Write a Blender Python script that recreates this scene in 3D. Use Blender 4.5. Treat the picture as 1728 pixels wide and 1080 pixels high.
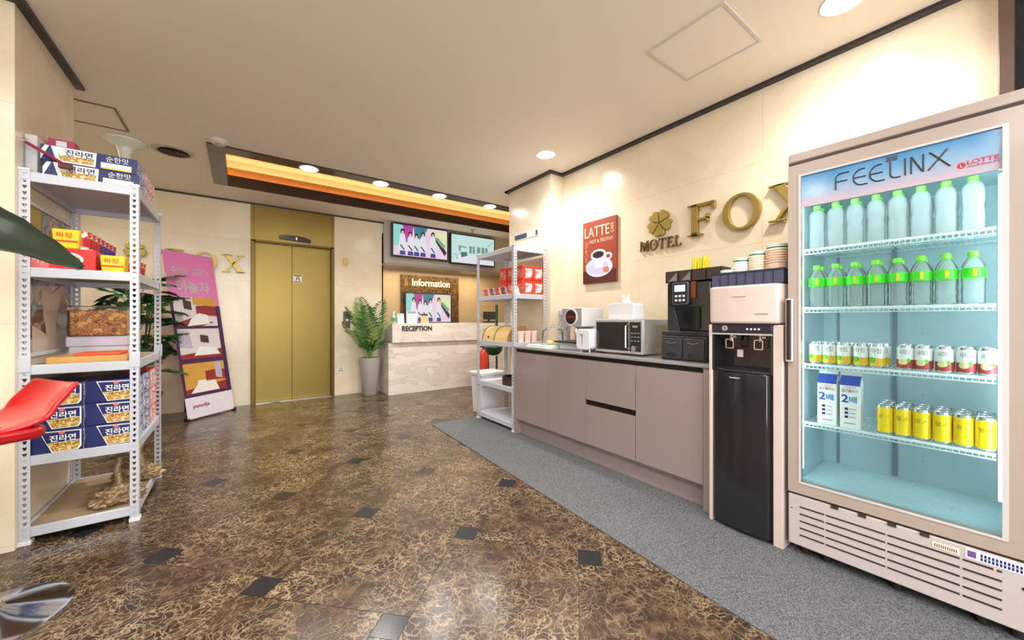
import bpy, bmesh, math, random
from mathutils import Vector, Matrix
random.seed(7)
R = math.radians
for o in list(bpy.data.objects): bpy.data.objects.remove(o)
scene = bpy.context.scene
COL = scene.collection
# ------------------------------------------------------------------ camera, world, exposure, room lights
cam_d = bpy.data.cameras.new('camera'); cam = bpy.data.objects.new('camera', cam_d); COL.objects.link(cam)
cam_d.sensor_width = 36; cam_d.lens = 36*635/1728; cam_d.clip_start = .05
cam.location = (0, 0, 1.12); cam.rotation_euler = (R(90), 0, -R(35.86))
scene.camera = cam
w = bpy.data.worlds.new('world'); scene.world = w; w.use_nodes = True
w.node_tree.nodes['Background'].inputs[0].default_value = (1, .97, .93, 1)
w.node_tree.nodes['Background'].inputs[1].default_value = .3
vs = scene.view_settings
vs.view_transform = 'Standard'; vs.look = 'None'; vs.gamma = 1; vs.use_curve_mapping = False
vs.exposure = 0.5
CEIL = 2.675
DAY = (1, .965, .93)
# rectangular area lamps; the lobby ones are unseen ambient fill added behind the camera
def area_light(name, loc, sx, sy, power, col=DAY, rot=(0, 0, 0)):
    l = bpy.data.lights.new(name, 'AREA'); l.shape = 'RECTANGLE'; l.size = sx; l.size_y = sy; l.energy = power; l.color = col
    o = bpy.data.objects.new(name, l); COL.objects.link(o); o.location = loc; o.rotation_euler = rot
    return o
area_light('entrance_daylight', (.3, -2.3, 1.5), 2.8, 2.2, 95, (.9, .95, 1), (R(90), 0, 0))
area_light('lobby_fill', (-.5, -.6, 2.62), 1.2, 1.2, 34, (.97, .98, 1))
area_light('lobby_fill', (.3, -1.3, 2.62), 1.0, 1.0, 30, (.97, .98, 1))

# ------------------------------------------------------------------ materials
MATS = {}
def nodes(name):
    m = bpy.data.materials.new(name); m.use_nodes = True
    nt = m.node_tree; b = nt.nodes['Principled BSDF']
    return m, nt, b
def lin(c):
    return tuple(((x/12.92) if x <= .04045 else ((x+.055)/1.055)**2.4) for x in c)
def c8(r, g, b): return lin((r/255, g/255, b/255))
def pm(name, col, rough=.5, metal=0, var=.06, scale=18, bump=0, bscale=60, coat=0, alpha=1, emit=None, es=0, stretch=None):
    """plain surface with a little procedural variation; col is linear"""
    if name in MATS: return MATS[name]
    m, nt, b = nodes(name); N = nt.nodes; L = nt.links
    tc = N.new('ShaderNodeTexCoord'); mp = N.new('ShaderNodeMapping'); L.new(tc.outputs['Object'], mp.inputs[0])
    if stretch: mp.inputs['Scale'].default_value = stretch
    nz = N.new('ShaderNodeTexNoise'); nz.inputs['Scale'].default_value = scale; nz.inputs['Detail'].default_value = 4
    L.new(mp.outputs[0], nz.inputs['Vector'])
    mx = N.new('ShaderNodeMix'); mx.data_type = 'RGBA'
    mx.inputs['A'].default_value = tuple(max(0, x*(1-var)) for x in col)+(1,)
    mx.inputs['B'].default_value = tuple(min(1, x*(1+var)) for x in col)+(1,)
    L.new(nz.outputs['Fac'], mx.inputs['Factor']); L.new(mx.outputs['Result'], b.inputs['Base Color'])
    b.inputs['Roughness'].default_value = rough; b.inputs['Metallic'].default_value = metal
    b.inputs['Coat Weight'].default_value = coat; b.inputs['Coat Roughness'].default_value = .08
    b.inputs['Alpha'].default_value = alpha
    if emit:
        b.inputs['Emission Color'].default_value = tuple(emit)+(1,); b.inputs['Emission Strength'].default_value = es
    if bump:
        n2 = N.new('ShaderNodeTexNoise'); n2.inputs['Scale'].default_value = bscale; L.new(mp.outputs[0], n2.inputs['Vector'])
        bp = N.new('ShaderNodeBump'); bp.inputs['Strength'].default_value = bump; bp.inputs['Distance'].default_value = .01
        L.new(n2.outputs['Fac'], bp.inputs['Height']); L.new(bp.outputs[0], b.inputs['Normal'])
    MATS[name] = m; return m
def lamp_mat(name, col, strength, base=.9):
    if name in MATS: return MATS[name]
    m, nt, b = nodes(name)
    b.inputs['Base Color'].default_value = (base, base, base, 1)
    b.inputs['Emission Color'].default_value = tuple(col)+(1,); b.inputs['Emission Strength'].default_value = strength
    MATS[name] = m; return m
def clear_mat(name, tint, mixw, rough=.05, body=0, bodycol=(1, 1, 1)):
    """thin clear plastic / glass: tinted transparency + fresnel gloss + a bit of diffuse body"""
    if name in MATS: return MATS[name]
    m, nt, b = nodes(name); N = nt.nodes; L = nt.links; N.remove(b)
    out = N['Material Output']
    tr = N.new('ShaderNodeBsdfTransparent'); tr.inputs[0].default_value = tuple(tint)+(1,)
    gl = N.new('ShaderNodeBsdfGlossy'); gl.inputs['Roughness'].default_value = rough
    df = N.new('ShaderNodeBsdfTranslucent'); df.inputs[0].default_value = tuple(bodycol)+(1,)
    d2 = N.new('ShaderNodeBsdfDiffuse'); d2.inputs[0].default_value = tuple(bodycol)+(1,)
    ad = N.new('ShaderNodeMixShader'); ad.inputs[0].default_value = .5
    L.new(df.outputs[0], ad.inputs[1]); L.new(d2.outputs[0], ad.inputs[2])
    m1 = N.new('ShaderNodeMixShader'); m1.inputs[0].default_value = body
    L.new(tr.outputs[0], m1.inputs[1]); L.new(ad.outputs[0], m1.inputs[2])
    lw = N.new('ShaderNodeLayerWeight'); lw.inputs[0].default_value = mixw
    m2 = N.new('ShaderNodeMixShader'); L.new(lw.outputs['Fresnel'], m2.inputs[0])
    L.new(m1.outputs[0], m2.inputs[1]); L.new(gl.outputs[0], m2.inputs[2]); L.new(m2.outputs[0], out.inputs[0])
    MATS[name] = m; return m
def math_node(nt, op, a, b=None, c=None):
    n = nt.nodes.new('ShaderNodeMath'); n.operation = op
    for i, v in enumerate((a, b, c)):
        if v is None: continue
        if isinstance(v, (int, float)): n.inputs[i].default_value = v
        else: nt.links.new(v, n.inputs[i])
    return n.outputs[0]
def cream_marble(name, axis, off):
    m, nt, b = nodes(name); N = nt.nodes; L = nt.links
    g = N.new('ShaderNodeNewGeometry'); sp = N.new('ShaderNodeSeparateXYZ'); L.new(g.outputs['Position'], sp.inputs[0])
    n1 = N.new('ShaderNodeTexNoise'); n1.inputs['Scale'].default_value = 1.8; n1.inputs['Detail'].default_value = 8; n1.inputs['Distortion'].default_value = 1.2
    L.new(g.outputs['Position'], n1.inputs['Vector'])
    cr = N.new('ShaderNodeValToRGB'); L.new(n1.outputs['Fac'], cr.inputs[0])
    cr.color_ramp.elements[0].position = .3; cr.color_ramp.elements[0].color = c8(228, 211, 180)+(1,)
    cr.color_ramp.elements[1].position = .7; cr.color_ramp.elements[1].color = c8(240, 228, 204)+(1,)
    v = N.new('ShaderNodeTexNoise'); v.inputs['Scale'].default_value = 5; v.inputs['Detail'].default_value = 9; v.inputs['Roughness'].default_value = .7; v.inputs['Distortion'].default_value = 2
    L.new(g.outputs['Position'], v.inputs['Vector'])
    vein = math_node(nt, 'ABSOLUTE', math_node(nt, 'SUBTRACT', v.outputs['Fac'], .5))
    vein = math_node(nt, 'LESS_THAN', vein, .006)
    vein = math_node(nt, 'MULTIPLY', vein, .12)
    def line(src, pitch, o, wd=.0022):
        t = math_node(nt, 'SUBTRACT', src, o)
        t = math_node(nt, 'PINGPONG', t, pitch/2)
        return math_node(nt, 'LESS_THAN', t, wd/2)
    s1 = line(sp.outputs[axis], .96, off); s2 = line(sp.outputs['Z'], .535, .03)
    seam = math_node(nt, 'MULTIPLY', math_node(nt, 'MAXIMUM', s1, s2), .45)
    fac = math_node(nt, 'MAXIMUM', seam, vein)
    mx = N.new('ShaderNodeMix'); mx.data_type = 'RGBA'; L.new(fac, mx.inputs['Factor']); L.new(cr.outputs[0], mx.inputs['A'])
    mx.inputs['B'].default_value = c8(150, 125, 90)+(1,)
    L.new(mx.outputs['Result'], b.inputs['Base Color']); b.inputs['Roughness'].default_value = .22
    return m
def emperador():
    m, nt, b = nodes('brown_marble'); N = nt.nodes; L = nt.links
    g = N.new('ShaderNodeNewGeometry')
    at = N.new('ShaderNodeAttribute'); at.attribute_name = 'tile'
    sc = N.new('ShaderNodeVectorMath'); sc.operation = 'SCALE'; sc.inputs['Scale'].default_value = 20; L.new(at.outputs['Color'], sc.inputs[0])
    ad = N.new('ShaderNodeVectorMath'); ad.operation = 'ADD'; L.new(g.outputs['Position'], ad.inputs[0]); L.new(sc.outputs[0], ad.inputs[1])
    nz = N.new('ShaderNodeTexNoise'); nz.inputs['Scale'].default_value = 5; nz.inputs['Detail'].default_value = 6; L.new(ad.outputs[0], nz.inputs['Vector'])
    s2 = N.new('ShaderNodeVectorMath'); s2.operation = 'SCALE'; s2.inputs['Scale'].default_value = .3; L.new(nz.outputs['Color'], s2.inputs[0])
    dv = N.new('ShaderNodeVectorMath'); dv.operation = 'ADD'; L.new(ad.outputs[0], dv.inputs[0]); L.new(s2.outputs[0], dv.inputs[1])
    def veins(scale, width):
        v = N.new('ShaderNodeTexVoronoi'); v.feature = 'DISTANCE_TO_EDGE'; v.inputs['Scale'].default_value = scale; L.new(dv.outputs[0], v.inputs['Vector'])
        mr = N.new('ShaderNodeMapRange'); mr.inputs['From Min'].default_value = 0; mr.inputs['From Max'].default_value = width
        mr.inputs['To Min'].default_value = 1; mr.inputs['To Max'].default_value = 0; L.new(v.outputs['Distance'], mr.inputs['Value'])
        return mr.outputs[0]
    n2 = N.new('ShaderNodeTexNoise'); n2.inputs['Scale'].default_value = 3.2; n2.inputs['Detail'].default_value = 5; L.new(ad.outputs[0], n2.inputs['Vector'])
    mask = N.new('ShaderNodeMapRange'); mask.inputs['From Min'].default_value = .36; mask.inputs['From Max'].default_value = .62; L.new(n2.outputs['Fac'], mask.inputs['Value'])
    v1 = math_node(nt, 'MULTIPLY', veins(12, .03), math_node(nt, 'MULTIPLY_ADD', mask.outputs[0], .55, .25))
    v2 = math_node(nt, 'MULTIPLY', veins(30, .08), math_node(nt, 'MULTIPLY_ADD', mask.outputs[0], .62, .05))
    vv = math_node(nt, 'MAXIMUM', v1, v2)
    n3 = N.new('ShaderNodeTexNoise'); n3.inputs['Scale'].default_value = 14; n3.inputs['Detail'].default_value = 8; n3.inputs['Roughness'].default_value = .7; L.new(ad.outputs[0], n3.inputs['Vector'])
    cr = N.new('ShaderNodeValToRGB'); L.new(n3.outputs['Fac'], cr.inputs[0])
    e = cr.color_ramp.elements; e[0].position = .3; e[0].color = c8(34, 25, 20)+(1,); e[1].position = .72; e[1].color = c8(112, 90, 66)+(1,)
    k = cr.color_ramp.elements.new(.5); k.color = c8(62, 46, 35)+(1,)
    mx = N.new('ShaderNodeMix'); mx.data_type = 'RGBA'; L.new(vv, mx.inputs['Factor']); L.new(cr.outputs[0], mx.inputs['A'])
    mx.inputs['B'].default_value = c8(182, 160, 126)+(1,)
    L.new(mx.outputs['Result'], b.inputs['Base Color']); b.inputs['Roughness'].default_value = .24
    return m
def speckle(name, a, b_, scale=260, rough=.9):
    m, nt, b = nodes(name); N = nt.nodes; L = nt.links
    g = N.new('ShaderNodeNewGeometry')
    v = N.new('ShaderNodeTexNoise'); v.inputs['Scale'].default_value = scale; v.inputs['Detail'].default_value = 2; L.new(g.outputs['Position'], v.inputs['Vector'])
    cr = N.new('ShaderNodeValToRGB'); L.new(v.outputs['Fac'], cr.inputs[0])
    cr.color_ramp.elements[0].position = .4; cr.color_ramp.elements[0].color = a+(1,)
    cr.color_ramp.elements[1].position = .62; cr.color_ramp.elements[1].color = b_+(1,)
    L.new(cr.outputs[0], b.inputs['Base Color']); b.inputs['Roughness'].default_value = rough
    bp = N.new('ShaderNodeBump'); bp.inputs['Strength'].default_value = .5; bp.inputs['Distance'].default_value = .003
    L.new(v.outputs['Fac'], bp.inputs['Height']); L.new(bp.outputs[0], b.inputs['Normal'])
    return m
def print_mat(name, cols, scale=30, rough=.4, emit=0):
    """busy printed carton artwork: voronoi blobs of the given colours"""
    if name in MATS: return MATS[name]
    m, nt, b = nodes(name); N = nt.nodes; L = nt.links
    tc = N.new('ShaderNodeTexCoord')
    v = N.new('ShaderNodeTexNoise'); v.inputs['Scale'].default_value = scale; v.inputs['Detail'].default_value = 3; L.new(tc.outputs['Object'], v.inputs['Vector'])
    cr = N.new('ShaderNodeValToRGB'); cr.color_ramp.interpolation = 'CONSTANT'; L.new(v.outputs['Fac'], cr.inputs[0])
    n = len(cols); el = cr.color_ramp.elements
    el[0].position = 0; el[0].color = tuple(cols[0])+(1,); el[1].position = .38+.26*(n-2)/(n-1) if n > 1 else .5; el[1].color = tuple(cols[-1])+(1,)
    for i in range(1, n-1):
        k = el.new(.38+.26*(i-1)/(n-1)); k.color = tuple(cols[i])+(1,)
    L.new(cr.outputs[0], b.inputs['Base Color']); b.inputs['Roughness'].default_value = rough
    if emit:
        L.new(cr.outputs[0], b.inputs['Emission Color']); b.inputs['Emission Strength'].default_value = emit
    MATS[name] = m; return m

# ------------------------------------------------------------------ mesh helpers
class MB:
    def __init__(s): s.v = []; s.f = []; s.mi = []
    def add(s, vs, fs, mi=0):
        k = len(s.v); s.v += [tuple(v) for v in vs]
        for f in fs: s.f.append(tuple(i+k for i in f)); s.mi.append(mi)
        return s
    def box(s, x0, x1, y0, y1, z0, z1, mi=0):
        v = [(x, y, z) for x in (x0, x1) for y in (y0, y1) for z in (z0, z1)]
        return s.add(v, [(0, 1, 3, 2), (4, 6, 7, 5), (0, 4, 5, 1), (2, 3, 7, 6), (0, 2, 6, 4), (1, 5, 7, 3)], mi)
    def quad(s, a, b, c, d, mi=0): return s.add([a, b, c, d], [(0, 1, 2, 3)], mi)
    def lathe(s, prof, c=(0, 0, 0), n=20, mi=0, axis='z', cap=True):
        vs = []; fs = []
        for (r, z) in prof:
            for i in range(n):
                a = 2*math.pi*i/n; x, y = r*math.cos(a), r*math.sin(a)
                p = {'z': (x, y, z), 'y': (x, z, -y), 'x': (z, y, -x)}[axis]
                vs.append((c[0]+p[0], c[1]+p[1], c[2]+p[2]))
        for j in range(len(prof)-1):
            for i in range(n):
                fs.append((j*n+i, j*n+(i+1) % n, (j+1)*n+(i+1) % n, (j+1)*n+i))
        if cap:
            if prof[0][0] > 1e-5: fs.append(tuple(range(n-1, -1, -1)))
            if prof[-1][0] > 1e-5: fs.append(tuple((len(prof)-1)*n+i for i in range(n)))
        return s.add(vs, fs, mi)
    def cyl(s, c, r, h, n=20, mi=0, axis='z', r2=None):
        return s.lathe([(r, 0), (r if r2 is None else r2, h)], c, n, mi, axis)
    def prism(s, poly, y0, y1, mi=0, plane='xz'):
        """poly in a plane, extruded along the third axis from y0 to y1"""
        def P(a, b, t):
            return {'xz': (a, t, b), 'yz': (t, a, b), 'xy': (a, b, t)}[plane]
        n = len(poly)
        v = [P(a, b, y0) for a, b in poly]+[P(a, b, y1) for a, b in poly]
        f = [tuple(range(n)), tuple(range(2*n-1, n-1, -1))]+[(i, i+n, (i+1) % n+n, (i+1) % n) for i in range(n)]
        return s.add(v, f, mi)
    def ring(s, outer, inner, y0, y1, mi=0, plane='xz'):
        def P(a, b, t):
            return {'xz': (a, t, b), 'yz': (t, a, b), 'xy': (a, b, t)}[plane]
        n = len(outer)
        v = [P(a, b, t) for t in (y0, y1) for a, b in outer]+[P(a, b, t) for t in (y0, y1) for a, b in inner]
        f = []
        for i in range(n):
            j = (i+1) % n
            f += [(i, j, 2*n+j, 2*n+i), (n+j, n+i, 3*n+i, 3*n+j), (i, n+i, n+j, j), (2*n+j, 3*n+j, 3*n+i, 2*n+i)]
        return s.add(v, f, mi)
    def tube(s, pts, r, n=8, mi=0, r_end=None):
        pts = [Vector(p) for p in pts]; m = len(pts); vs = []; fs = []
        for k, p in enumerate(pts):
            d = (pts[min(k+1, m-1)]-pts[max(k-1, 0)]).normalized()
            up = Vector((0, 0, 1)) if abs(d.z) < .9 else Vector((1, 0, 0))
            a = d.cross(up).normalized(); b = d.cross(a).normalized()
            rr = r if r_end is None else r+(r_end-r)*k/(m-1)
            for i in range(n):
                t = 2*math.pi*i/n; vs.append(p+a*rr*math.cos(t)+b*rr*math.sin(t))
        for k in range(m-1):
            for i in range(n): fs.append((k*n+i, k*n+(i+1) % n, (k+1)*n+(i+1) % n, (k+1)*n+i))
        fs += [tuple(range(n-1, -1, -1)), tuple((m-1)*n+i for i in range(n))]
        return s.add(vs, fs, mi)
def rrect(x0, x1, z0, z1, r, n=5):
    p = []
    for (cx, cz, a0) in ((x1-r, z1-r, 0), (x0+r, z1-r, 90), (x0+r, z0+r, 180), (x1-r, z0+r, 270)):
        for i in range(n+1):
            a = R(a0+90*i/n); p.append((cx+r*math.cos(a), cz+r*math.sin(a)))
    return p
def ell(cx, cz, rx, rz, n=24, a0=0):
    return [(cx+rx*math.cos(2*math.pi*i/n+a0), cz+rz*math.sin(2*math.pi*i/n+a0)) for i in range(n)]
def obj(name, mb, mats, parent=None, bevel=0, label=None, solid=0, smooth=True, seg=2, fix=True):
    me = bpy.data.meshes.new(name); me.from_pydata(mb.v, [], mb.f)
    if not isinstance(mats, (list, tuple)): mats = [mats]
    for m in mats: me.materials.append(m)
    me.polygons.foreach_set('material_index', mb.mi); me.update()
    if fix:
        bm = bmesh.new(); bm.from_mesh(me); bmesh.ops.recalc_face_normals(bm, faces=bm.faces); bm.to_mesh(me); bm.free()
    if smooth:
        me.polygons.foreach_set('use_smooth', [True]*len(me.polygons)); me.set_sharp_from_angle(angle=R(35))
    o = bpy.data.objects.new(name, me); COL.objects.link(o)
    if parent: o.parent = parent
    if label: o['label'] = label
    if bevel:
        b = o.modifiers.new('bevel', 'BEVEL'); b.width = bevel; b.segments = seg; b.limit_method = 'ANGLE'; b.angle_limit = R(40); b.harden_normals = False
    if solid:
        s = o.modifiers.new('solid', 'SOLIDIFY'); s.thickness = solid
    return o
def thing(name, label, cat, loc=(0, 0, 0), rz=0, group=None):
    o = bpy.data.objects.new(name, None); COL.objects.link(o); o.empty_display_size = .05
    o.location = loc; o.rotation_euler = (0, 0, rz); o['label'] = label; o['category'] = cat
    if group: o['group'] = group
    return o
def tag(o, label, cat, group=None, loc=None, rz=None):
    o['label'] = label; o['category'] = cat
    if group: o['group'] = group
    if loc: o.location = loc
    if rz is not None: o.rotation_euler = (0, 0, rz)
    return o
def struct(o): o['kind'] = 'structure'; return o
def dup(root, loc, label, rz=None, group=None):
    def cp(o, par):
        c = o.copy(); COL.objects.link(c)
        if par: c.parent = par
        for ch in o.children: cp(ch, c)
        return c
    r = cp(root, None); r.location = loc; r['label'] = label
    if rz is not None: r.rotation_euler = (0, 0, rz)
    if group: r['group'] = group
    return r
def text(name, s, parent, o, w, h, mat, ext=.0006, ux=(1, 0, 0), uy=(0, 0, 1), mb=None, bold=0, mi=0):
    """lettering stretched to w x h, o = lower-left corner"""
    cu = bpy.data.curves.new('t', 'FONT'); cu.body = s; cu.resolution_u = 3; cu.extrude = .02; cu.offset = bold
    ob = bpy.data.objects.new('t', cu); COL.objects.link(ob)
    dg = bpy.context.evaluated_depsgraph_get()
    me = bpy.data.meshes.new_from_object(ob.evaluated_get(dg))
    bpy.data.objects.remove(ob); bpy.data.curves.remove(cu)
    vs = [v.co.copy() for v in me.vertices]; fs = [tuple(p.vertices) for p in me.polygons]; bpy.data.meshes.remove(me)
    if not vs: return None
    x0 = min(v.x for v in vs); x1 = max(v.x for v in vs); y0 = min(v.y for v in vs); y1 = max(v.y for v in vs)
    ux = Vector(ux); uy = Vector(uy); n = ux.cross(uy); o = Vector(o); out = []
    for v in vs: out.append(o+ux*((v.x-x0)/(x1-x0)*w)+uy*((v.y-y0)/(y1-y0)*h)+n*(ext if v.z > 0 else 0))
    if mb is not None: mb.add(out, fs, mi); return mb
    t = MB().add(out, fs); return obj(name, t, mat, parent, smooth=False)
ORD = ['first', 'second', 'third', 'fourth', 'fifth', 'sixth', 'seventh', 'eighth', 'ninth', 'tenth']
RW = -R(90)      # things that face the room from the right wall: local x runs towards the camera

# common materials
white = pm('white_paint', c8(212, 212, 216), .35); whitep = pm('white_plastic', c8(222, 222, 226), .3)
black = pm('black_gloss', (.012, .013, .015), .12, coat=.5); blackm = pm('black_plastic', (.02, .02, .022), .4)
chrome = pm('chrome', (.75, .75, .77), .12, 1); steel = pm('steel', (.5, .5, .52), .3, 1)
gold = pm('brass', c8(178, 154, 84), .4, .8, var=.08); goldd = pm('gold_sheet', c8(140, 118, 62), .36, .8, var=.03, scale=4)
darkw = pm('dark_wood', c8(52, 36, 28), .3, coat=.3, stretch=(1, 12, 1)); darkt = pm('dark_trim', c8(48, 42, 44), .4)
grey = pm('grey_plastic', c8(150, 150, 154), .4); ink = pm('black_ink', (.02, .02, .025), .5)
wpaper = pm('white_paper', c8(240, 240, 238), .6); red = pm('red_print', c8(205, 40, 34), .4); greenp = pm('green_print', c8(70, 190, 40), .4)
yellow = pm('yellow_print', c8(240, 205, 30), .4); blue = pm('blue_print', c8(30, 70, 170), .4); navy = pm('navy_print', c8(24, 36, 96), .35)
pink = pm('pink_print', c8(236, 120, 180), .5); tan = pm('tan_board', c8(165, 142, 112), .6, var=.15, stretch=(1, 8, 1))

# ------------------------------------------------------------------ floor
A, B = .63, .108; e1 = Vector((.7071, .7071)); e2 = Vector((-.7071, .7071)); O0 = Vector((1.3355, 1.223))
fl = MB(); cols = []; gp = .0012
fl.box(-3.2, 5.1, -2.9, 6.6, -.1, -.002, 2); cols += [(0, 0, 0)]*6
for i in range(-16, 17):
    for j in range(-16, 17):
        base = O0+e1*(A*i+B*j)+e2*(-B*i+A*j)
        for (cx, cy, hs, mi) in ((0, 0, B/2, 1), ((A+B)/2, (A-B)/2, A/2, 0)):
            c = base+e1*cx+e2*cy
            if not (-3.0 < c.x < 4.95 and -2.7 < c.y < 6.4): continue
            hh = hs-gp
            vs = [c+e1*a*hh+e2*b*hh for a, b in ((-1, -1), (1, -1), (1, 1), (-1, 1))]
            fl.add([(v.x, v.y, 0) for v in vs], [(0, 1, 2, 3)], mi); cols.append((random.random(), random.random(), random.random()))
fo = obj('floor', fl, [emperador(), pm('black_tile', c8(36, 38, 42), .22, var=.3, scale=40), pm('floor_grout', c8(60, 45, 34), .7)], smooth=False, fix=False)
at = fo.data.attributes.new('tile', 'FLOAT_COLOR', 'FACE')
for k, c in enumerate(cols): at.data[k].color = c+(1,)
struct(fo)

# ------------------------------------------------------------------ walls and ceiling
mY = cream_marble('cream_marble_side', 'Y', .09); mX = cream_marble('cream_marble_back', 'X', .13)
warmw = pm('alcove_stone', c8(205, 178, 138), .4, var=.08, scale=3)
greyw = pm('header_grey', c8(196, 188, 178), .5, var=.04, scale=3)
def wall(name, b, m):
    k = MB(); k.box(*b); return struct(obj(name, k, m, bevel=.002, smooth=False))
wall('wall_right', (2.81, 3.0, .09, 2.96, 0, CEIL), mY)
wall('wall_right_pillar', (2.64, 4.75, 2.96, 3.71, 0, CEIL), mY)
wall('wall_alcove', (4.7, 4.85, 3.71, 6.5, 0, CEIL), mY)
wall('wall_left_pillar', (-3.0, -.885, 2.89, 3.69, 0, CEIL), mY)
wall('wall_left', (-3.15, -3.0, -2.6, 6.25, 0, CEIL), mY)
wall('wall_front', (-3.15, 4.85, -2.75, -2.6, 0, CEIL), mX)
wall('wall_corner', (-2.2, -2.0, 3.69, 6.07, 0, CEIL), mY)
# back wall, with the elevator opening cut out of it
k = MB()
k.box(-3.0, .114, 6.07, 6.25, 0, CEIL); k.box(1.133, 1.85, 6.07, 6.25, 0, CEIL)
k.box(.114, 1.133, 6.2, 6.25, 0, CEIL); struct(obj('wall_back', k, mX, smooth=False))
k = MB(); k.box(1.85, 4.7, 6.0, 6.25, 2.02, CEIL); struct(obj('wall_back_header', k, greyw, smooth=False))
k = MB(); k.box(1.85, 4.7, 6.42, 6.5, 0, 2.675); struct(obj('wall_niche_back', k, warmw, smooth=False))
k = MB(); k.box(1.83, 1.85, 6.07, 6.42, 0, 2.5); struct(obj('wall_niche_left', k, warmw, smooth=False))
k = MB(); k.box(1.85, 4.7, 6.25, 6.42, 2.4, 2.5); struct(obj('wall_niche_top', k, warmw, smooth=False))
k = MB(); k.box(1.83, 4.7, 5.9, 6.3, 1.985, 2.02); struct(obj('trim_1', k, pm('ledge_grey', c8(150, 138, 128), .35, .3), bevel=.003))
# ceiling with the recessed light cove
cz = CEIL; HX0, HX1, HY0, HY1 = -.24, 4.25, 4.22, 5.43
ceilm = pm('ceiling_paint', c8(236, 225, 209), .7, var=.02, scale=2)
k = MB()
k.box(-3.15, 4.85, -2.75, HY0, cz, cz+.1); k.box(-3.15, 4.85, HY1, 6.5, cz, cz+.1)
k.box(-3.15, HX0, HY0, HY1, cz, cz+.1); k.box(HX1, 4.85, HY0, HY1, cz, cz+.1)
struct(obj('ceiling', k, ceilm, smooth=False))
k = MB(); X0, X1, Y0, Y1 = HX0-.12, HX1+.12, HY0-.05, HY1+.2
k.box(X0, X1, Y0, Y1, 3.03, 3.08); k.box(X0-.05, X0, Y0, Y1, cz+.1, 3.08); k.box(X1, X1+.05, Y0, Y1, cz+.1, 3.08)
k.box(X0, X1, Y0-.05, Y0, cz+.1, 3.08); k.box(X0, X1, Y1, Y1+.05, cz+.1, 3.08)
struct(obj('ceiling_recess', k, pm('cove_paint', c8(232, 214, 180), .6, var=.03), smooth=False))
# glossy dark wood fascia and ledge around the recess
k = MB()
k.box(HX0, HX1, HY1-.02, HY1, cz-.012, cz+.115)
k.box(HX0, HX1, HY0, HY0+.17, cz-.012, cz+.012)
k.box(HX0, HX0+.13, HY0+.17, HY1-.02, cz-.012, cz+.012); k.box(HX1-.13, HX1, HY0+.17, HY1-.02, cz-.012, cz+.012)
k.box(HX0+.11, HX0+.13, HY0+.17, HY1-.02, cz+.012, cz+.06)
struct(obj('trim_2', k, darkw, bevel=.002))
cove = thing('cove_light', 'warm hidden strip light glowing around the inside of the ceiling recess', 'light', (2, 5.5, cz+.11))
wm = lamp_mat('warm_led', (1, .68, .36), 7)
k = MB(); k.box(HX0+.02, HX1, HY1+.085, HY1+.105, cz+.1, cz+.235); struct(obj('trim_10', k, pm('amber_wood', c8(190, 128, 70), .4, stretch=(1, 12, 1)), bevel=.002))
for (a, b, zz) in (((HX0+.05, HX1-.05), (HY1+.125, HY1+.15), .08), ((HX0+.05, HX1-.05), (HY1+.012, HY1+.018), .0)):
    k = MB(); k.box(a[0]-2, a[1]-2, b[0]-5.5, b[1]-5.5, zz, zz+.012); obj('light_strip', k, wm, cove)
k = MB(); k.box(HX0-.06-2, HX0-.04-2, HY0+.05-5.5, HY1-5.5, 0, .012); obj('light_strip', k, wm, cove)
# dark trims along the ceiling
n = 3
for b in ((2.765, 2.81, .09, 2.92, 2.655, cz), (2.60, 2.64, 2.92, 3.75, 2.655, cz), (2.64, 2.81, 2.92, 2.96, 2.655, cz),
          (-.885, -.845, 2.85, 3.73, 2.655, cz), (-3.0, -.885, 2.85, 2.89, 2.655, cz), (-2.0, 1.85, 6.05, 6.07, 2.655, cz), (2.60, 4.7, 3.71, 3.75, 2.655, cz)):
    k = MB(); k.box(*b); struct(obj('trim_%d' % n, k, darkt)); n += 1
# entrance frame and dark glass at the near end of the right wall
k = MB(); k.box(2.74, 2.88, .045, .09, 0, CEIL); k.box(2.74, 2.88, -2.6, -2.5, 0, CEIL); k.box(2.76, 2.86, -2.5, .045, 2.6, CEIL)
fr = struct(obj('door_2', k, pm('bronze_frame', c8(112, 92, 84), .35, .6), bevel=.003))
k = MB(); k.box(2.80, 2.82, -2.5, .045, 0, 2.6); obj('door_glass', k, pm('night_glass', (.01, .013, .02), .06), fr)

# ------------------------------------------------------------------ downlights
disc = lamp_mat('downlight_disc', (.97, .98, 1), 60)
def downlight(x, y, label, z=CEIL, power=24, r=.072, spot=150, col=(1, .95, .89)):
    t = thing('downlight', label, 'ceiling light', (x, y, z), group='recessed ceiling downlights')
    k = MB(); k.lathe([(r, -.001), (r+.018, -.006), (r+.022, 0)], n=24, cap=False); obj('rim', k, white, t)
    k = MB(); k.lathe([(r, -.004), (.001, -.004)], n=24, cap=False); obj('lens', k, disc, t)
    l = bpy.data.lights.new('downlight_lamp', 'SPOT'); l.energy = power; l.spot_size = R(spot); l.spot_blend = .8; l.shadow_soft_size = .06; l.color = col
    lo = bpy.data.objects.new('downlight_lamp', l); COL.objects.link(lo); lo.parent = t; lo.location = (0, 0, -.03)
    return t
for i, x in enumerate((.57, 1.29, 2.01, 2.75, 3.48)):
    downlight(x, 4.32, '%s downlight from the left in the front edge of the ceiling recess' % ORD[i], CEIL-.012, 34)
downlight(2.33, 2.68, 'bright round downlight in the ceiling beside the marble pillar', power=52)
downlight(2.38, .54, 'round downlight in the ceiling above the glass door fridge', power=42)
downlight(-.35, 1.75, 'added downlight out of view in the ceiling over the red stool', power=50)  # out of view, added for light on the floor and left shelf
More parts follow.
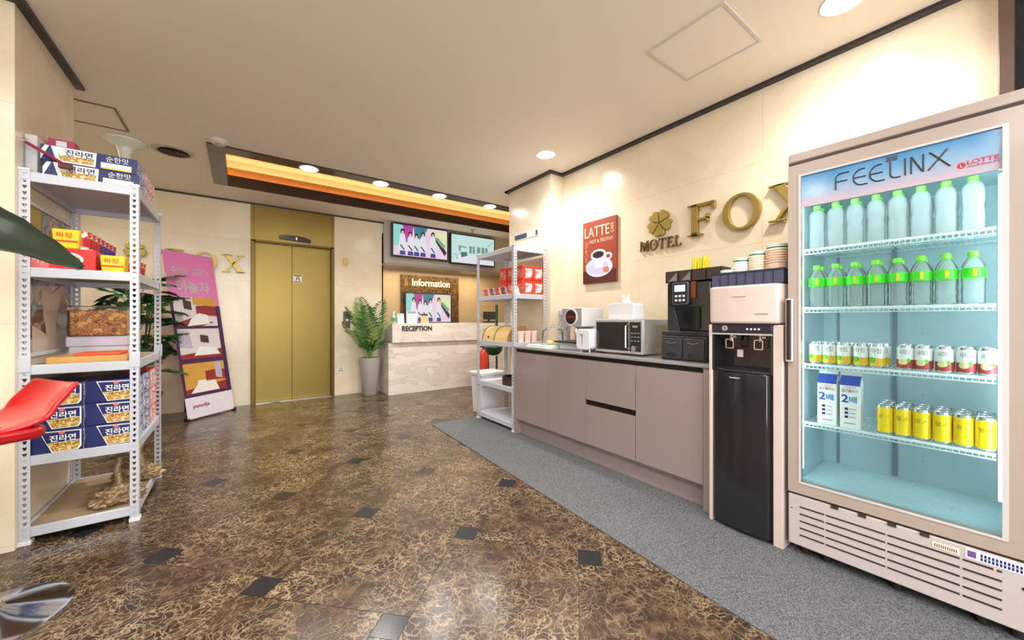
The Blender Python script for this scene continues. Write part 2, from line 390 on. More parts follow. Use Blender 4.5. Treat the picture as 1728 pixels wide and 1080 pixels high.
downlight(-1.35, 4.95, 'added downlight hidden in the ceiling behind the left pillar', power=48)  # hidden lamp added to brighten the back left wall
downlight(1.0, .9, 'added downlight out of view in the ceiling over the middle of the floor', power=60)  # out of view, added for light on the near floor
downlight(-1.35, 1.3, 'added downlight out of view in the ceiling at the far left', power=50)  # unseen lamp added for extra light from the left

# ------------------------------------------------------------------ ceiling fittings
def hatch(x0, x1, y0, y1, label, fm):
    t = thing('ceiling_hatch', label, 'access panel', ((x0+x1)/2, (y0+y1)/2, CEIL)); a, b = (x1-x0)/2, (y1-y0)/2
    k = MB(); k.box(-a+.015, a-.015, -b+.015, b-.015, -.003, 0); obj('panel', k, ceilm, t)
    k = MB(); k.ring([(-a, -b), (a, -b), (a, b), (-a, b)], [(-a+.013, -b+.013), (a-.013, -b+.013), (a-.013, b-.013), (-a+.013, b-.013)], -.007, 0, plane='xy'); obj('frame', k, fm, t)
hatch(1.91, 2.35, .88, 1.31, 'square access panel with a white frame in the ceiling near the fridge', pm('hatch_frame', c8(205, 200, 190), .4))
hatch(-1.17, -.74, 3.94, 4.37, 'square access panel with a dark frame in the ceiling behind the left pillar', pm('hatch_frame_dark', c8(110, 96, 80), .4))
t = thing('ceiling_vent', 'round dark ceiling vent with a pale rim', 'vent', (-.495, 4.633, CEIL))
k = MB(); k.lathe([(.11, -.004), (.118, -.014), (.15, -.006), (.152, 0)], n=32, cap=False); obj('rim', k, pm('vent_rim', c8(190, 175, 150), .4), t)
for i, r in enumerate((.025, .05, .075, .1)):
    k = MB(); k.lathe([(r, -.002), (r+.012, -.013), (r+.016, -.013), (r+.006, -.002)], n=28, cap=False); obj('vane', k, pm('vent_dark', c8(70, 56, 44), .5), t)
k = MB(); k.lathe([(.12, -.001), (.001, -.001)], n=24, cap=False); obj('duct', k, pm('vent_black', c8(28, 22, 18), .8), t)
t = thing('ceiling_speaker', 'pale flared horn hanging from the ceiling above the left shelf', 'fitting', (-.81, 4.63, CEIL))
k = MB(); k.lathe([(.14, 0), (.138, -.012), (.10, -.03), (.055, -.06), (.04, -.12), (.036, -.17), (.001, -.17)], n=28, cap=False); obj('horn', k, pm('pale_green_white', c8(222, 228, 214), .4), t)
k = MB(); k.lathe([(.036, -.17), (.034, -.18), (.001, -.18)], n=20, cap=False); obj('tip', k, pm('mint', c8(150, 205, 170), .4), t)
t = thing('smoke_detector', 'small white round smoke detector at the corner of the ceiling recess', 'detector', (-.15, 4.13, CEIL))
k = MB(); k.lathe([(.065, 0), (.065, -.02), (.045, -.035), (.001, -.035)], n=24, cap=False); obj('housing', k, pm('detector_white', c8(214, 206, 194), .5), t)
k = MB(); k.lathe([(.02, -.035), (.018, -.05), (.001, -.05)], n=16, cap=False); obj('sensor', k, grey, t)
t = thing('sprinkler', 'small sprinkler head hanging from the recess ceiling', 'sprinkler', (1.9, 4.85, 3.03))
k = MB(); k.cyl((0, 0, -.05), .01, .05); k.lathe([(.03, -.056), (.03, -.06), (.001, -.06)], cap=False); obj('head', k, steel, t)
t = thing('sprinkler', 'small sprinkler head in the ceiling above the right screen', 'sprinkler', (3.25, 5.66, CEIL))
k = MB(); k.lathe([(.035, 0), (.03, -.012), (.01, -.02), (.01, -.05), (.022, -.052), (.022, -.056), (.001, -.056)], n=16, cap=False); obj('head', k, gold, t)

# ------------------------------------------------------------------ elevator
el = struct(thing('door_1', 'gold elevator doors in a gold frame', 'elevator', (0, 6.07, 0))); del el['category']; del el['label']
yo = -6.07
k = MB()
k.box(.114, .166, -.02, .12, 0, 2.17); k.box(1.092, 1.133, -.02, .12, 0, 2.17)
k.box(.166, 1.092, .0, .12, 2.17, 2.19); obj('frame', k, pm('shaded_gold', c8(104, 84, 42), .35, .8), el, bevel=.003)  # frame gold darkened to put the recess shadow into the jambs
k = MB(); k.box(.114, .15, -.012, .1, 2.19, 2.66); k.box(1.105, 1.133, -.012, .1, 2.19, 2.66); k.box(.15, 1.105, -.006, .1, 2.19, 2.66); obj('transom', k, goldd, el, bevel=.002)
for a, b in ((.166, .5965), (.5995, 1.092)):
    k = MB(); k.box(a, b, .085, .115, .005, 2.17); obj('door_panel', k, goldd, el, bevel=.002)
k = MB(); k.box(.166, 1.092, -.02, .085, 0, .006); obj('sill', k, steel, el)
k = MB(); k.prism([(.436, 2.232), (.82, 2.215), (.82, 2.262), (.74, 2.288), (.62, 2.3), (.5, 2.296), (.436, 2.283)], -.035, -.006)
dsp = obj('floor_indicator', k, pm('indicator_dark', c8(46, 22, 18), .25), el, bevel=.004)
text('digit', '1', dsp, (.635, -.036, 2.24), .012, .035, lamp_mat('red_digit', (1, .15, .08), 3))
k = MB(); k.box(.613, .72, .082, .0849, 1.655, 1.765); st = obj('sticker', k, wpaper, el)
k = MB(); k.box(.62, .713, .0812, .0819, 1.745, 1.76); k.prism([(.64, 1.68), (.66, 1.74), (.67, 1.74), (.655, 1.68)], .0812, .0819); k.prism([(.68, 1.74), (.70, 1.68), (.685, 1.68), (.668, 1.735)], .0812, .0819); k.box(.62, .713, .0812, .0819, 1.66, 1.672)
obj('warning_print', k, pm('maroon_print', c8(120, 50, 50), .5), st)

t = thing('call_panel', 'grey elevator call panel with one button beside the gold doors', 'switch', (1.306, 6.07, 1.0))
k = MB(); k.box(-.05, .05, -.012, 0, 0, .25); obj('plate', k, pm('call_grey', c8(110, 108, 100), .35, .7), t, bevel=.003)
k = MB(); k.lathe([(.018, -.018), (.018, 0)], (0, -.012, .12), 16, axis='y'); obj('button', k, whitep, t)
k = MB(); k.box(-.02, .02, -.014, -.012, .17, .21); obj('display', k, blackm, t)
t = thing('wall_plaque', 'small brass plaque on a cream card on the wall right of the elevator', 'sign', (1.285, 6.07, 1.915))
k = MB(); k.box(-.055, .055, -.004, 0, 0, .14); obj('card', k, pm('cream_card', c8(225, 210, 170), .5), t)
k = MB(); k.box(-.03, .03, -.014, -.004, .03, .135); obj('plate', k, gold, t, bevel=.004)
t = thing('wall_sticker', 'white square sticker with a triangle low on the wall by the palm', 'sticker', (1.22, 6.07, .33))
k = MB(); k.box(-.05, .05, -.002, 0, 0, .11); obj('backing', k, pm('pale_sticker', c8(226, 220, 205), .5), t)
k = MB(); k.ring([(-.035, .025), (.035, .025), (0, .09)], [(-.02, .034), (.02, .034), (0, .07)], -.003, -.002); obj('symbol', k, grey, t)

# ------------------------------------------------------------------ serif sign letters
def letter(ch):
    """list of polygons (or (outer, inner) pairs) in a unit-high box, width returned"""
    s = .06
    if ch == 'F': return .78, [[(.12, 0), (.30, 0), (.30, 1), (.12, 1)], [(0, 0), (.44, 0), (.44, .045), (.0, .045)], [(0, .955), (.78, .955), (.78, 1), (0, 1)], [(.3, .91), (.72, .91), (.78, .955), (.3, .955)], [(.73, .76), (.78, .76), (.78, .96), (.66, .96)], [(.3, .48), (.6, .48), (.6, .54), (.3, .54)], [(.55, .38), (.6, .38), (.6, .64), (.55, .64)], [(.09, .045), (.33, .045), (.3, .09), (.12, .09)], [(.09, .955), (.12, .91), (.3, .91), (.33, .955)]]
    if ch == 'O': return 1.0, [(ell(.5, .5, .5, .52, 40), ell(.5, .5, .32, .455, 40))]
    if ch == 'X': return .98, [[(.1, 1), (.33, 1), (.9, 0), (.66, 0)], [(.72, .97), (.8, .97), (.22, .03), (.13, .03)], [(0, .955), (.44, .955), (.44, 1), (0, 1)], [(.6, .955), (.95, .955), (.95, 1), (.6, 1)], [(0, 0), (.36, 0), (.36, .045), (0, .045)], [(.55, 0), (.98, 0), (.98, .045), (.55, .045)]]
    if ch == 'M': return 1.1, [[(.12, 0), (.18, 0), (.2, 1), (.14, 1)], [(.14, 1), (.32, 1), (.58, .12), (.5, .0)], [(.5, 0), (.58, .1), (.94, 1), (.86, 1)], [(.84, 1), (.98, 1), (1.0, 0), (.84, 0)], [(0, 0), (.3, 0), (.3, .05), (0, .05)], [(.74, 0), (1.1, 0), (1.1, .05), (.74, .05)], [(.02, .95), (.3, .95), (.3, 1), (.02, 1)], [(.86, .95), (1.08, .95), (1.08, 1), (.86, 1)]]
    if ch == 'T': return .85, [[(.34, 0), (.5, 0), (.5, 1), (.34, 1)], [(0, .94), (.85, .94), (.85, 1), (0, 1)], [(0, .76), (.05, .76), (.1, .95), (0, .95)], [(.8, .76), (.85, .76), (.85, .95), (.75, .95)], [(.22, 0), (.62, 0), (.62, .05), (.22, .05)]]
    if ch == 'E': return .78, [[(.12, 0), (.28, 0), (.28, 1), (.12, 1)], [(0, .94), (.72, .94), (.72, 1), (0, 1)], [(0, 0), (.78, 0), (.78, .06), (0, .06)], [(.28, .48), (.56, .48), (.56, .54), (.28, .54)], [(.67, .8), (.72, .8), (.72, .95), (.6, .95)], [(.62, .05), (.78, .05), (.78, .24), (.73, .24)], [(.52, .4), (.56, .4), (.56, .63), (.52, .63)]]
    if ch == 'L': return .75, [[(.12, 0), (.28, 0), (.28, 1), (.12, 1)], [(0, .95), (.42, .95), (.42, 1), (0, 1)], [(0, 0), (.72, 0), (.72, .06), (0, .06)], [(.58, .05), (.72, .05), (.75, .28), (.7, .28)]]
def put_letter(k, ch, x0, x1, z0, z1, y0, y1):
    wd, ps = letter(ch)
    f = lambda p: [(x0+a/wd*(x1-x0), z0+b*(z1-z0)) for a, b in p]
    for q in ps:
        if isinstance(q, tuple): k.ring(f(q[0]), f(q[1]), y0, y1)
        else: k.prism(f(q), y0, y1)
def clover(k, cx, cz, r, y0, y1):
    for i in range(5):
        a = R(90+38+72*i)
        pts = []
        for (u, v) in ((.06, 0), (.35, .2), (.62, .42), (.86, .4), (.98, .2), (.88, .02), (.98, -.18), (.86, -.38), (.62, -.42), (.35, -.2)):
            pts.append((cx+r*(u*math.cos(a)-v*math.sin(a)), cz+r*(u*math.sin(a)+v*math.cos(a))))
        k.prism(pts, y0, y1)
def sign_letter(ch, label, loc, rz, x0, x1, z0, z1, cat='sign letter', dep=.022, mat=gold, grp=None):
    k = MB(); put_letter(k, ch, 0, x1-x0, 0, z1-z0, -dep-.006, -.006)
    for q in ((.2, .2), (.4, .8)): k.box((x1-x0)*q[0], (x1-x0)*q[0]+.008, -.008, 0, (z1-z0)*q[1], (z1-z0)*q[1]+.008) if ch != 'O' else k.box(.03, .038, -.008, 0, (z1-z0)*.5, (z1-z0)*.5+.008)
    o = obj('sign_letter', k, mat, bevel=.0015); tag(o, label, cat, grp, loc, rz); return o
# right wall (local x = -Y): given by Y of the left edge
for ch, yl, yr, z0, z1 in (('F', 1.551, 1.345, 1.755, 1.99), ('O', 1.292, 1.050, 1.745, 1.985), ('X', 1.004, .745, 1.75, 1.985)):
    sign_letter(ch, 'large gold letter %s of the wall sign over the counter' % ch, (2.81, yl, z0), RW, 0, yl-yr, 0, z1-z0, dep=.03)
ys = [(1.985, 1.895), (1.888, 1.81), (1.803, 1.742), (1.732, 1.674), (1.664, 1.608)]
for ch, (yl, yr) in zip('MOTEL', ys):
    sign_letter(ch, 'small brown-gold letter %s of the word under the gold clover' % ch, (2.81, yl, 1.705), RW, 0, yl-yr, 0, .085, dep=.018, mat=pm('bronze_letters', c8(120, 92, 52), .4, .7))
k = MB(); clover(k, 0, 0, .11, -.03, -.004); o = obj('clover_emblem', k, gold, bevel=.002); tag(o, 'gold clover emblem on the right wall above the small sign letters', 'emblem', None, (2.81, 1.795, 1.915), RW)
# back wall sign
for ch, xl, xr, z0, z1 in (('F', -.723, -.56, 1.75, 1.975), ('O', -.47, -.235, 1.725, 1.965), ('X', -.19, .06, 1.735, 1.96)):
    sign_letter(ch, 'gold letter %s on the back wall left of the elevator' % ch, (xl, 6.07, z0), 0, 0, xr-xl, 0, z1-z0)
k = MB(); clover(k, 0, 0, .1, -.03, -.004); o = obj('clover_emblem', k, gold, bevel=.002); tag(o, 'gold clover emblem on the back wall seen through the left shelf', 'emblem', None, (-.98, 6.07, 1.92), 0)

# ------------------------------------------------------------------ screens
scr_w = lamp_mat('screen_white', (.8, .83, .9), .62, .02)
def em(name, c, s=.6): return lamp_mat('screen_'+name, c8(*c), s, .02)
def crowd_screen(t, x0, x1, z0, z1, y):
    """flat screen content: five people in white shirts against bright colour shapes"""
    W, H = x1-x0, z1-z0
    mats = [em('mint', (150, 225, 215)), em('magenta', (190, 60, 160)), em('teal', (60, 130, 150)), em('palepink', (245, 215, 235)), scr_w, em('hair', (40, 30, 50)), em('skin', (240, 200, 190)), em('navy', (60, 60, 150)), em('lemon', (235, 240, 190)), em('leaf', (120, 180, 130))]
    k = MB(); P = lambda p: [(x0+a*W, z0+b*H) for a, b in p]; q = [0]
    def poly(p, mi): q[0] += 1; k.prism(P(p), y-.0002*q[0]-.0002, y, mi)
    poly([(0, 0), (1, 0), (1, 1), (0, 1)], 3)
    poly([(0, .3), (.18, .3), (.25, 1), (0, 1)], 0); poly([(.16, 1), (.36, 1), (.3, .4), (.22, .45)], 1); poly([(.36, 1), (.62, 1), (.52, .6), (.38, .6)], 2)
    poly([(.62, .95), (1, .9), (1, .4), (.8, .5)], 8); poly([(.72, .72), (.8, .72), (.99, .25), (.95, .12)], 5); poly([(.76, .7), (.82, .72), (.98, .45), (.9, .4)], 9)
    for (cx, h) in ((.16, .78), (.3, .72), (.41, .68), (.53, .76), (.72, .8)):
        poly(ell(cx, h, .038, .1, 12), 5)
        poly([(cx-.045, h-.12), (cx-.02, h-.05), (cx+.02, h-.05), (cx+.045, h-.12), (cx+.07, .3), (cx+.06, .12), (cx-.06, .12), (cx-.07, .3)], 4)
        poly(ell(cx, h-.03, .022, .06, 12), 6); poly([(cx-.05, .02), (cx+.05, .02), (cx+.045, .16), (cx-.045, .16)], 7)
        poly([(cx-.05, .34), (cx-.03, .36), (cx+.04, .2), (cx+.02, .18)], 5)
    obj('picture', k, mats, t, smooth=False, fix=False)
def tv(x0, x1, z0, z1, y, label, content, dep=.05):
    t = thing('television', label, 'screen', (0, 0, 0)); t.location = (x0, y, z0); W, H = x1-x0, z1-z0
    k = MB(); k.box(0, W, 0, dep, 0, H); obj('housing', k, blackm, t, bevel=.004)
    if dep > .045: k = MB(); k.box(W/2-.15, W/2+.15, dep, dep+.06, H/2-.1, H/2+.1); obj('wall_bracket', k, steel, t)
    content(t, .022, W-.022, .025, H-.022, -.001); return t
tv(1.93, 2.90, 2.125, 2.66, 5.885, 'left ceiling television showing a group of young people in white shirts', crowd_screen)
def room_screen(t, x0, x1, z0, z1, y):
    W, H = x1-x0, z1-z0; k = MB(); P = lambda p: [(x0+a*W, z0+b*H) for a, b in p]; q = [0]
    mats = [em('pale_aqua', (205, 238, 235)), em('grey_green', (120, 160, 150)), em('bluegrey', (170, 205, 215)), scr_w, em('green_dark', (70, 130, 110))]
    def poly(p, mi): q[0] += 1; k.prism(P(p), y-.0002*q[0]-.0002, y, mi)
    poly([(0, 0), (1, 0), (1, 1), (0, 1)], 0); poly([(0, 0), (1, 0), (.8, .32), (.2, .3)], 3)
    poly([(.16, .62), (.34, .6), (.34, .56), (.2, .56), (.2, .42), (.16, .42)], 1); poly([(.22, .2), (.36, .28), (.34, .42), (.2, .38)], 4)
    for a, b in ((.4, .46), (.48, .53), (.58, .66), (.69, .76), (.78, .84)): poly([(a, .38), (b, .38), (b, .64), (a, .64)], 1)
    poly([(.02, .32), (.14, .28), (.14, .12), (.1, .12), (.1, .24), (.02, .28)], 2); poly([(.82, .7), (.98, .92), (.98, .88), (.84, .68)], 2)
    obj('picture', k, mats, t, smooth=False, fix=False)
tv(2.94, 3.86, 2.10, 2.635, 5.885, 'right ceiling television showing a pale green room', room_screen)

# ------------------------------------------------------------------ reception
stone = None
def veined(name, a, b_, vein, rough=.25):
    m, nt, b = nodes(name); N = nt.nodes; L = nt.links
    g = N.new('ShaderNodeNewGeometry'); mp = N.new('ShaderNodeMapping'); mp.inputs['Rotation'].default_value = (0, .5, 0); mp.inputs['Scale'].default_value = (.7, 1, 2.2); L.new(g.outputs['Position'], mp.inputs[0])
    n1 = N.new('ShaderNodeTexNoise'); n1.inputs['Scale'].default_value = 1.6; n1.inputs['Detail'].default_value = 7; n1.inputs['Distortion'].default_value = 1.5; L.new(mp.outputs[0], n1.inputs['Vector'])
    cr = N.new('ShaderNodeValToRGB'); L.new(n1.outputs['Fac'], cr.inputs[0]); e = cr.color_ramp.elements
    e[0].position = .3; e[0].color = a+(1,); e[1].position = .7; e[1].color = b_+(1,); k = e.new(.485); k.color = a+(1,); k = e.new(.5); k.color = vein+(1,); k = e.new(.52); k.color = b_+(1,)
    L.new(cr.outputs[0], b.inputs['Base Color']); b.inputs['Roughness'].default_value = rough; return m
stone = veined('reception_stone', c8(216, 205, 196), c8(225, 215, 206), c8(200, 187, 177))
rc = thing('reception_counter', 'pale veined stone reception counter with a projecting upper front', 'counter', (1.78, 5.55, 0))
k = MB(); k.box(0, 2.85, .03, .5, 0, .775); obj('base', k, stone, rc, bevel=.003)
k = MB(); k.box(.04, 2.85, -.02, .5, .78, 1.07); obj('upper_front', k, stone, rc, bevel=.004)
text('lettering', 'RECEPTION', rc, (.185, -.0205, .955), .475, .075, ink, ext=.012, bold=.02)
# information panel
ip = thing('information_panel', 'brown patterned information board with gold lettering behind the counter', 'sign board', (2.25, 6.418, .85))
k = MB(); k.box(0, 1.1, -.06, 0, 0, 1.06); obj('board', k, print_mat('brown_pattern', [c8(60, 40, 24), c8(84, 58, 32), c8(120, 90, 44), c8(70, 46, 28)], 18, .3), ip)
text('lettering', 'Information', ip, (.19, -.0605, .87), .72, .125, pm('cream_letters', c8(250, 235, 190), .4, emit=c8(250, 235, 190), es=.5), ext=.008, bold=.01)
text('emblem', '&', ip, (.05, -.0605, .86), .07, .12, gold, ext=.006)
tv(2.285, 3.17, 1.06, 1.60, 6.29, 'television under the information lettering, behind the reception counter', crowd_screen, .04)
area_light('niche_strip_lamp', (2.9, 6.15, 1.97), 2.0, .05, 9, (1, .82, .55))
# things on the reception counter
def bottle_lathe(h, r): return [(r*.9, 0), (r, .005), (r, h*.62), (r*.4, h*.74), (r*.36, h*.8)]
t = thing('sanitizer_bottle', 'clear pump bottle with green label at the left end of the reception counter', 'bottle', (1.87, 5.62, 1.07))
k = MB(); k.lathe(bottle_lathe(.17, .032), n=16); obj('body', k, pm('sanitizer', c8(190, 225, 210), .15, alpha=.8), t)
k = MB(); k.lathe([(.0325, .03), (.0325, .085)], n=16, cap=False); obj('label', k, pm('sanit_green', c8(60, 165, 120), .4), t)
k = MB(); k.cyl((0, 0, .136), .012, .03, 12); k.box(-.006, .03, -.006, .006, .166, .176); obj('pump', k, whitep, t)
def card(label, x, wd, h, m, y=5.62, head=None):
    t = thing('counter_card', label, 'card', (x, y, 1.07))
    k = MB(); k.prism([(0, 0), (.03, h), (.034, h), (.05, .0)], -wd/2, wd/2, plane='yz'); obj('card', k, m, t)
    if head: k = MB(); k.prism([(.0232, h*.78), (.0291, h*.985), (.0271, h*.985), (.0212, h*.78)], -wd/2+.008, wd/2-.008, plane='yz'); obj('heading', k, head, t)
    k = MB()
    for i in range(3):
        z = h*(.2+.17*i); k.prism([(.0285*z/h/1+.0, z), (.0285*(z+.008)/h, z+.008), (.026*(z+.008)/h, z+.008), (.026*z/h, z)], -wd*.32, wd*.32, plane='yz')
    obj('printed_lines', k, grey, t)
card('small white notice card beside the green sanitizer bottle', 1.985, .1, .15, wpaper, head=pm('mint', c8(150, 205, 170), .4))
card('wide white notice card standing left of the orange card', 2.16, .15, .19, pm('card_white', c8(235, 235, 240), .4), head=grey)
card('orange card with a dark heading on the reception counter', 2.37, .12, .15, pm('orange_card', c8(240, 190, 130), .5), head=darkt)
t = thing('payment_terminal', 'black payment terminal on the reception counter seen through the right shelf', 'terminal', (3.62, 5.66, 1.07))
k = MB(); k.box(-.1, .1, 0, .1, 0, .03); k.box(-.02, .02, .05, .08, .03, .08); obj('base', k, blackm, t, bevel=.004)
k = MB(); k.box(-.13, .13, .03, .05, .06, .2); obj('screen', k, black, t, bevel=.004)

# ------------------------------------------------------------------ slotted white shelves
postm = pm('shelf_steel', c8(196, 199, 208), .4, .1)
LV = [.085, .44, .895, 1.385, 1.862]
def slotted_strip(k, H, org, ux, wd):
    """strip with keyhole shaped holes, origin at foot, running up z, width along ux"""
    p = .031; n = int(H/p); ux = Vector(ux); org = Vector(org)
    for i in range(n):
        z0 = i*p; z1 = z0+p; a, b = wd*.26, wd*.74
        W = lambda x, z: tuple(org+ux*x+Vector((0, 0, z)))
        o = [W(0, z0), W(wd, z0), W(wd, z1), W(0, z1)]
        h = [W(wd*.4, z0+p*.22), W(wd*.6, z0+p*.22), W(b, z0+p*.74), W(a, z0+p*.74)]
        k.add(o+h, [(0, 1, 5, 4), (1, 2, 6, 5), (2, 3, 7, 6), (3, 0, 4, 7)])
    if n*p < H: k.quad(*[tuple(org+ux*x+Vector((0, 0, z))) for x, z in ((0, n*p), (wd, n*p), (wd, H), (0, H))])
def shelf(label, x0, x1, y0, y1, boardm, joints):
    t = thing('slotted_shelf', label, 'shelf', (x0, y0, 0)); W, D = x1-x0, y1-y0; fw = .036
    for (px, py, sx, sy) in ((0, 0, 1, 1), (W, 0, -1, 1), (0, D, 1, -1), (W, D, -1, -1)):
        k = MB(); slotted_strip(k, 1.87, (px, py, .0), (sx, 0, 0), fw); slotted_strip(k, 1.87, (px, py, .0), (0, sy, 0), fw)
        po = obj('post', k, postm, t, smooth=False, solid=.0014)
        k = MB(); k.box(px-.006*sx if sx > 0 else px-fw-.004, px+fw+.004 if sx > 0 else px+.006, py-.006 if sy > 0 else py-fw-.004, py+fw+.004 if sy > 0 else py+.006, 0, .022)
        obj('foot', k, whitep, po, bevel=.003)
        k = MB(); k.box(px-.004 if sx > 0 else px-fw, px+fw if sx > 0 else px+.004, py-.004 if sy > 0 else py-fw, py+fw if sy > 0 else py+.004, 1.862, 1.876); obj('cap', k, whitep, po, bevel=.003)
        if joints:
            k = MB(); k.box(px-.005 if sx > 0 else px-fw-.002, px+fw+.002 if sx > 0 else px+.005, py-.004, py, .86, .945) if sy > 0 else k.box(px-.005 if sx > 0 else px-fw-.002, px+fw+.002 if sx > 0 else px+.005, py, py+.004, .86, .945)
            obj('joint_plate', k, postm, po, bevel=.001)
    g = .004
    for z in LV:
        for b in ((g+.003, W-g-.003, g, g+.016, z-.05, z), (g+.003, W-g-.003, D-g-.016, D-g, z-.05, z)):
            k = MB(); k.box(*b); obj('beam', k, postm, t, bevel=.003)
        for b in ((g, g+.016, g+.017, D-g-.017, z-.05, z), (W-g-.016, W-g, g+.017, D-g-.017, z-.05, z)):
            k = MB(); k.box(*b); obj('beam', k, postm, t, bevel=.003)
        k = MB(); k.box(.02, W-.02, .02, D-.02, z-.018, z-.006); obj('shelf_board', k, boardm if z < 1.8 else postm, t)
    return t
shelf('white slotted steel shelf of noodle packs against the left pillar', -.883, -.458, 2.925, 3.66, tan, True)
shelf('white slotted steel shelf of snacks between the counter and the reception', 2.2, 2.62, 3.01, 3.73, pm('shelf_white_board', c8(215, 215, 218), .4), False)
ZL = [z-.006 for z in LV]

# ---- noodle multipacks
noodle = print_mat('noodle_photo', [c8(190, 130, 50), c8(225, 175, 90), c8(140, 80, 40), c8(205, 190, 90), c8(230, 205, 150)], 60)
sidep = print_mat('blue_side_print', [c8(24, 36, 96), c8(200, 205, 230), c8(60, 70, 140), c8(235, 235, 245)], 26)
sider = print_mat('pink_side_print', [c8(220, 170, 170), c8(240, 220, 220), c8(200, 60, 60), c8(245, 235, 235)], 26)
def noodle_pack(name, label, w_, h_, d_, body, side, txt, cat='noodle pack', loc=(0, 0, 0), rz=0, panel=wpaper, grp=None):
    t = thing(name, label, cat, loc, rz, grp)
    k = MB(); k.box(0, w_, 0, d_, 0, h_, 0); k.mi[1] = 1; k.mi[0] = 1; k.mi[3] = 0; obj('carton', k, [body, side], t, bevel=.003)
    k = MB(); k.prism([(w_*.2, h_*.96), (w_*.96, h_*.93), (w_*.96, h_*.2), (w_*.9, h_*.06), (w_*.42, h_*.04)], -.0012, 0); k.prism([(w_*.235, h_*.92), (w_*.93, h_*.89), (w_*.93, h_*.5), (w_*.33, h_*.45)], -.002, 0, 1); k.prism([(w_*.34, h_*.43), (w_*.93, h_*.48), (w_*.93, h_*.22), (w_*.88, h_*.09), (w_*.44, h_*.07)], -.002, 0, 2)
    fp = obj('front_print', k, [panel, body, noodle], t, smooth=False)
    text('lettering', txt, fp, (w_*.38, -.0022, h_*.5), w_*.48, h_*.28, wpaper, ext=.0008, bold=.02)
    k = MB(); k.prism(ell(w_*.6, h_*.86, w_*.06, h_*.07, 12), -.0026, -.001); obj('round_logo', k, pm('pink_logo', c8(225, 110, 120), .5), fp, smooth=False)
    return t
pw, ph, pd = .19, .119, .21
x00 = -.862; y00 = 2.947
rows3 = ('bottom', 'middle', 'top')
base = None
for cx in range(2):
    for r in range(3):
        lb = 'blue noodle multipack in the %s of the front stack, %s column, fourth shelf down' % (rows3[r], ('left', 'right')[cx])
        loc = (x00+cx*(pw+.006), y00+(0 if cx == 0 else .008), ZL[1]+r*(ph+.001))
        if base is None: base = noodle_pack('noodle_multipack', lb, pw, ph, pd, navy, sidep, '진라면', loc=loc, grp='blue noodle packs in the front stacks')
        else: dup(base, loc, lb)
for dq, (bm_, sm_, nm, grp) in enumerate(((navy, sidep, 'blue', 'blue noodle packs in the second stacks'), (red, sider, 'red', 'red noodle packs at the back'))):
    b2 = None
    for cx in range(2):
        for r in range(3):
            lb = '%s noodle multipack, %s of the %s stack, %s column, left shelf' % (nm, rows3[r], ('second', 'third, rearmost')[dq], ('left', 'right')[cx])
            loc = (x00+cx*(pw+.006), y00+(dq+1)*.222, ZL[1]+r*(ph+.001))
            if b2 is None: b2 = noodle_pack('noodle_multipack', lb, pw, ph, pd, bm_, sm_, '진라면', loc=loc, grp=grp)
            else: dup(b2, loc, lb)
# top shelf multipacks: seen from the long side
whiteb = pm('white_blue_carton', c8(225, 232, 245), .4)
def long_pack(label, loc, rz=0):
    w_, h_, d_ = .36, .085, .2; t = thing('noodle_multipack', label, 'noodle pack', loc, rz, 'blue and white packs on the top shelf')
    k = MB(); k.box(0, w_, 0, d_, 0, h_); k.mi[1] = 1; obj('carton', k, [navy, sidep], t, bevel=.003)
    k = MB(); k.prism([(.0, .004), (.03, h_-.004), (.015, h_-.004), (0, .05)], -.001, 0); k.prism([(.055, .004), (.035, h_-.003), (.2, h_-.003), (.195, .004)], -.001, 0)
    k.prism([(.07, .012), (.06, h_*.5), (.19, h_*.5), (.187, .012)], -.0016, 0, 1); k.prism([(.215, .006), (.215, .04), (.335, .04), (.335, .006)], -.001, 0); k.prism([(.215, .006), (.215, .014), (.335, .014), (.335, .006)], -.0016, 0, 2)
    fp = obj('front_print', k, [wpaper, noodle, yellow], t, smooth=False)
    text('lettering', '진라면', fp, (.085, -.0018, h_*.52), .1, h_*.36, navy, ext=.0008, bold=.02); text('lettering', '순한맛', fp, (.235, -.0018, h_*.55), .09, h_*.36, wpaper, ext=.0008)
long_pack('lower blue and white noodle carton on the top of the left shelf', (-.825, 2.99, ZL[4]+.006))
long_pack('upper blue and white noodle carton, stacked on the lower one, left shelf top', (-.835, 3.0, ZL[4]+.093))
for i in range(2):
    t = noodle_pack('noodle_multipack', 'pink and white noodle pack behind the blue cartons, %s of two, left shelf top' % ('lower', 'upper')[i], .19, .085, .3, pm('pink_carton', c8(225, 170, 175), .4), sider, '진라면', loc=(-.665, 3.21+.02*i, ZL[4]+.006+i*.087))
    t = noodle_pack('noodle_multipack', 'pale carton at the rear left on the left shelf top, %s of two' % ('lower', 'upper')[i], .17, .085, .3, whiteb, sidep, '진라면', loc=(-.85, 3.22+.02*i, ZL[4]+.006+i*.087))
# pink box, maroon brush and clear tub on the top
t = thing('pink_carton', 'pink and white upright carton at the back left of the left shelf top', 'box', (-.865, 3.035+.17, ZL[4]+.18))
k = MB(); k.box(0, .1, 0, .08, 0, .1); obj('carton', k, pm('magenta_carton', c8(190, 60, 110), .4), t, bevel=.002)
k = MB(); k.box(.03, .07, -.001, 0, .01, .09); obj('white_panel', k, wpaper, t)
t = thing('hand_brush', 'maroon hand brush leaning at the left of the left shelf top', 'brush', (-.86, 2.95, ZL[4]+.006))
k = MB(); k.tube([(-.01, .0, .15), (.03, .0, .125), (.07, .0, .10), (.115, .0, .07)], .007, 10); obj('handle', k, pm('maroon_plastic', c8(150, 24, 60), .35), t)
k = MB(); k.box(-.02, -.008, -.006, .006, .0, .145); k.box(-.02, .0, -.01, .01, .145, .165); obj('hook', k, clear_mat('clear_plastic', (.96, .97, .98), .15, .1, .07), t)
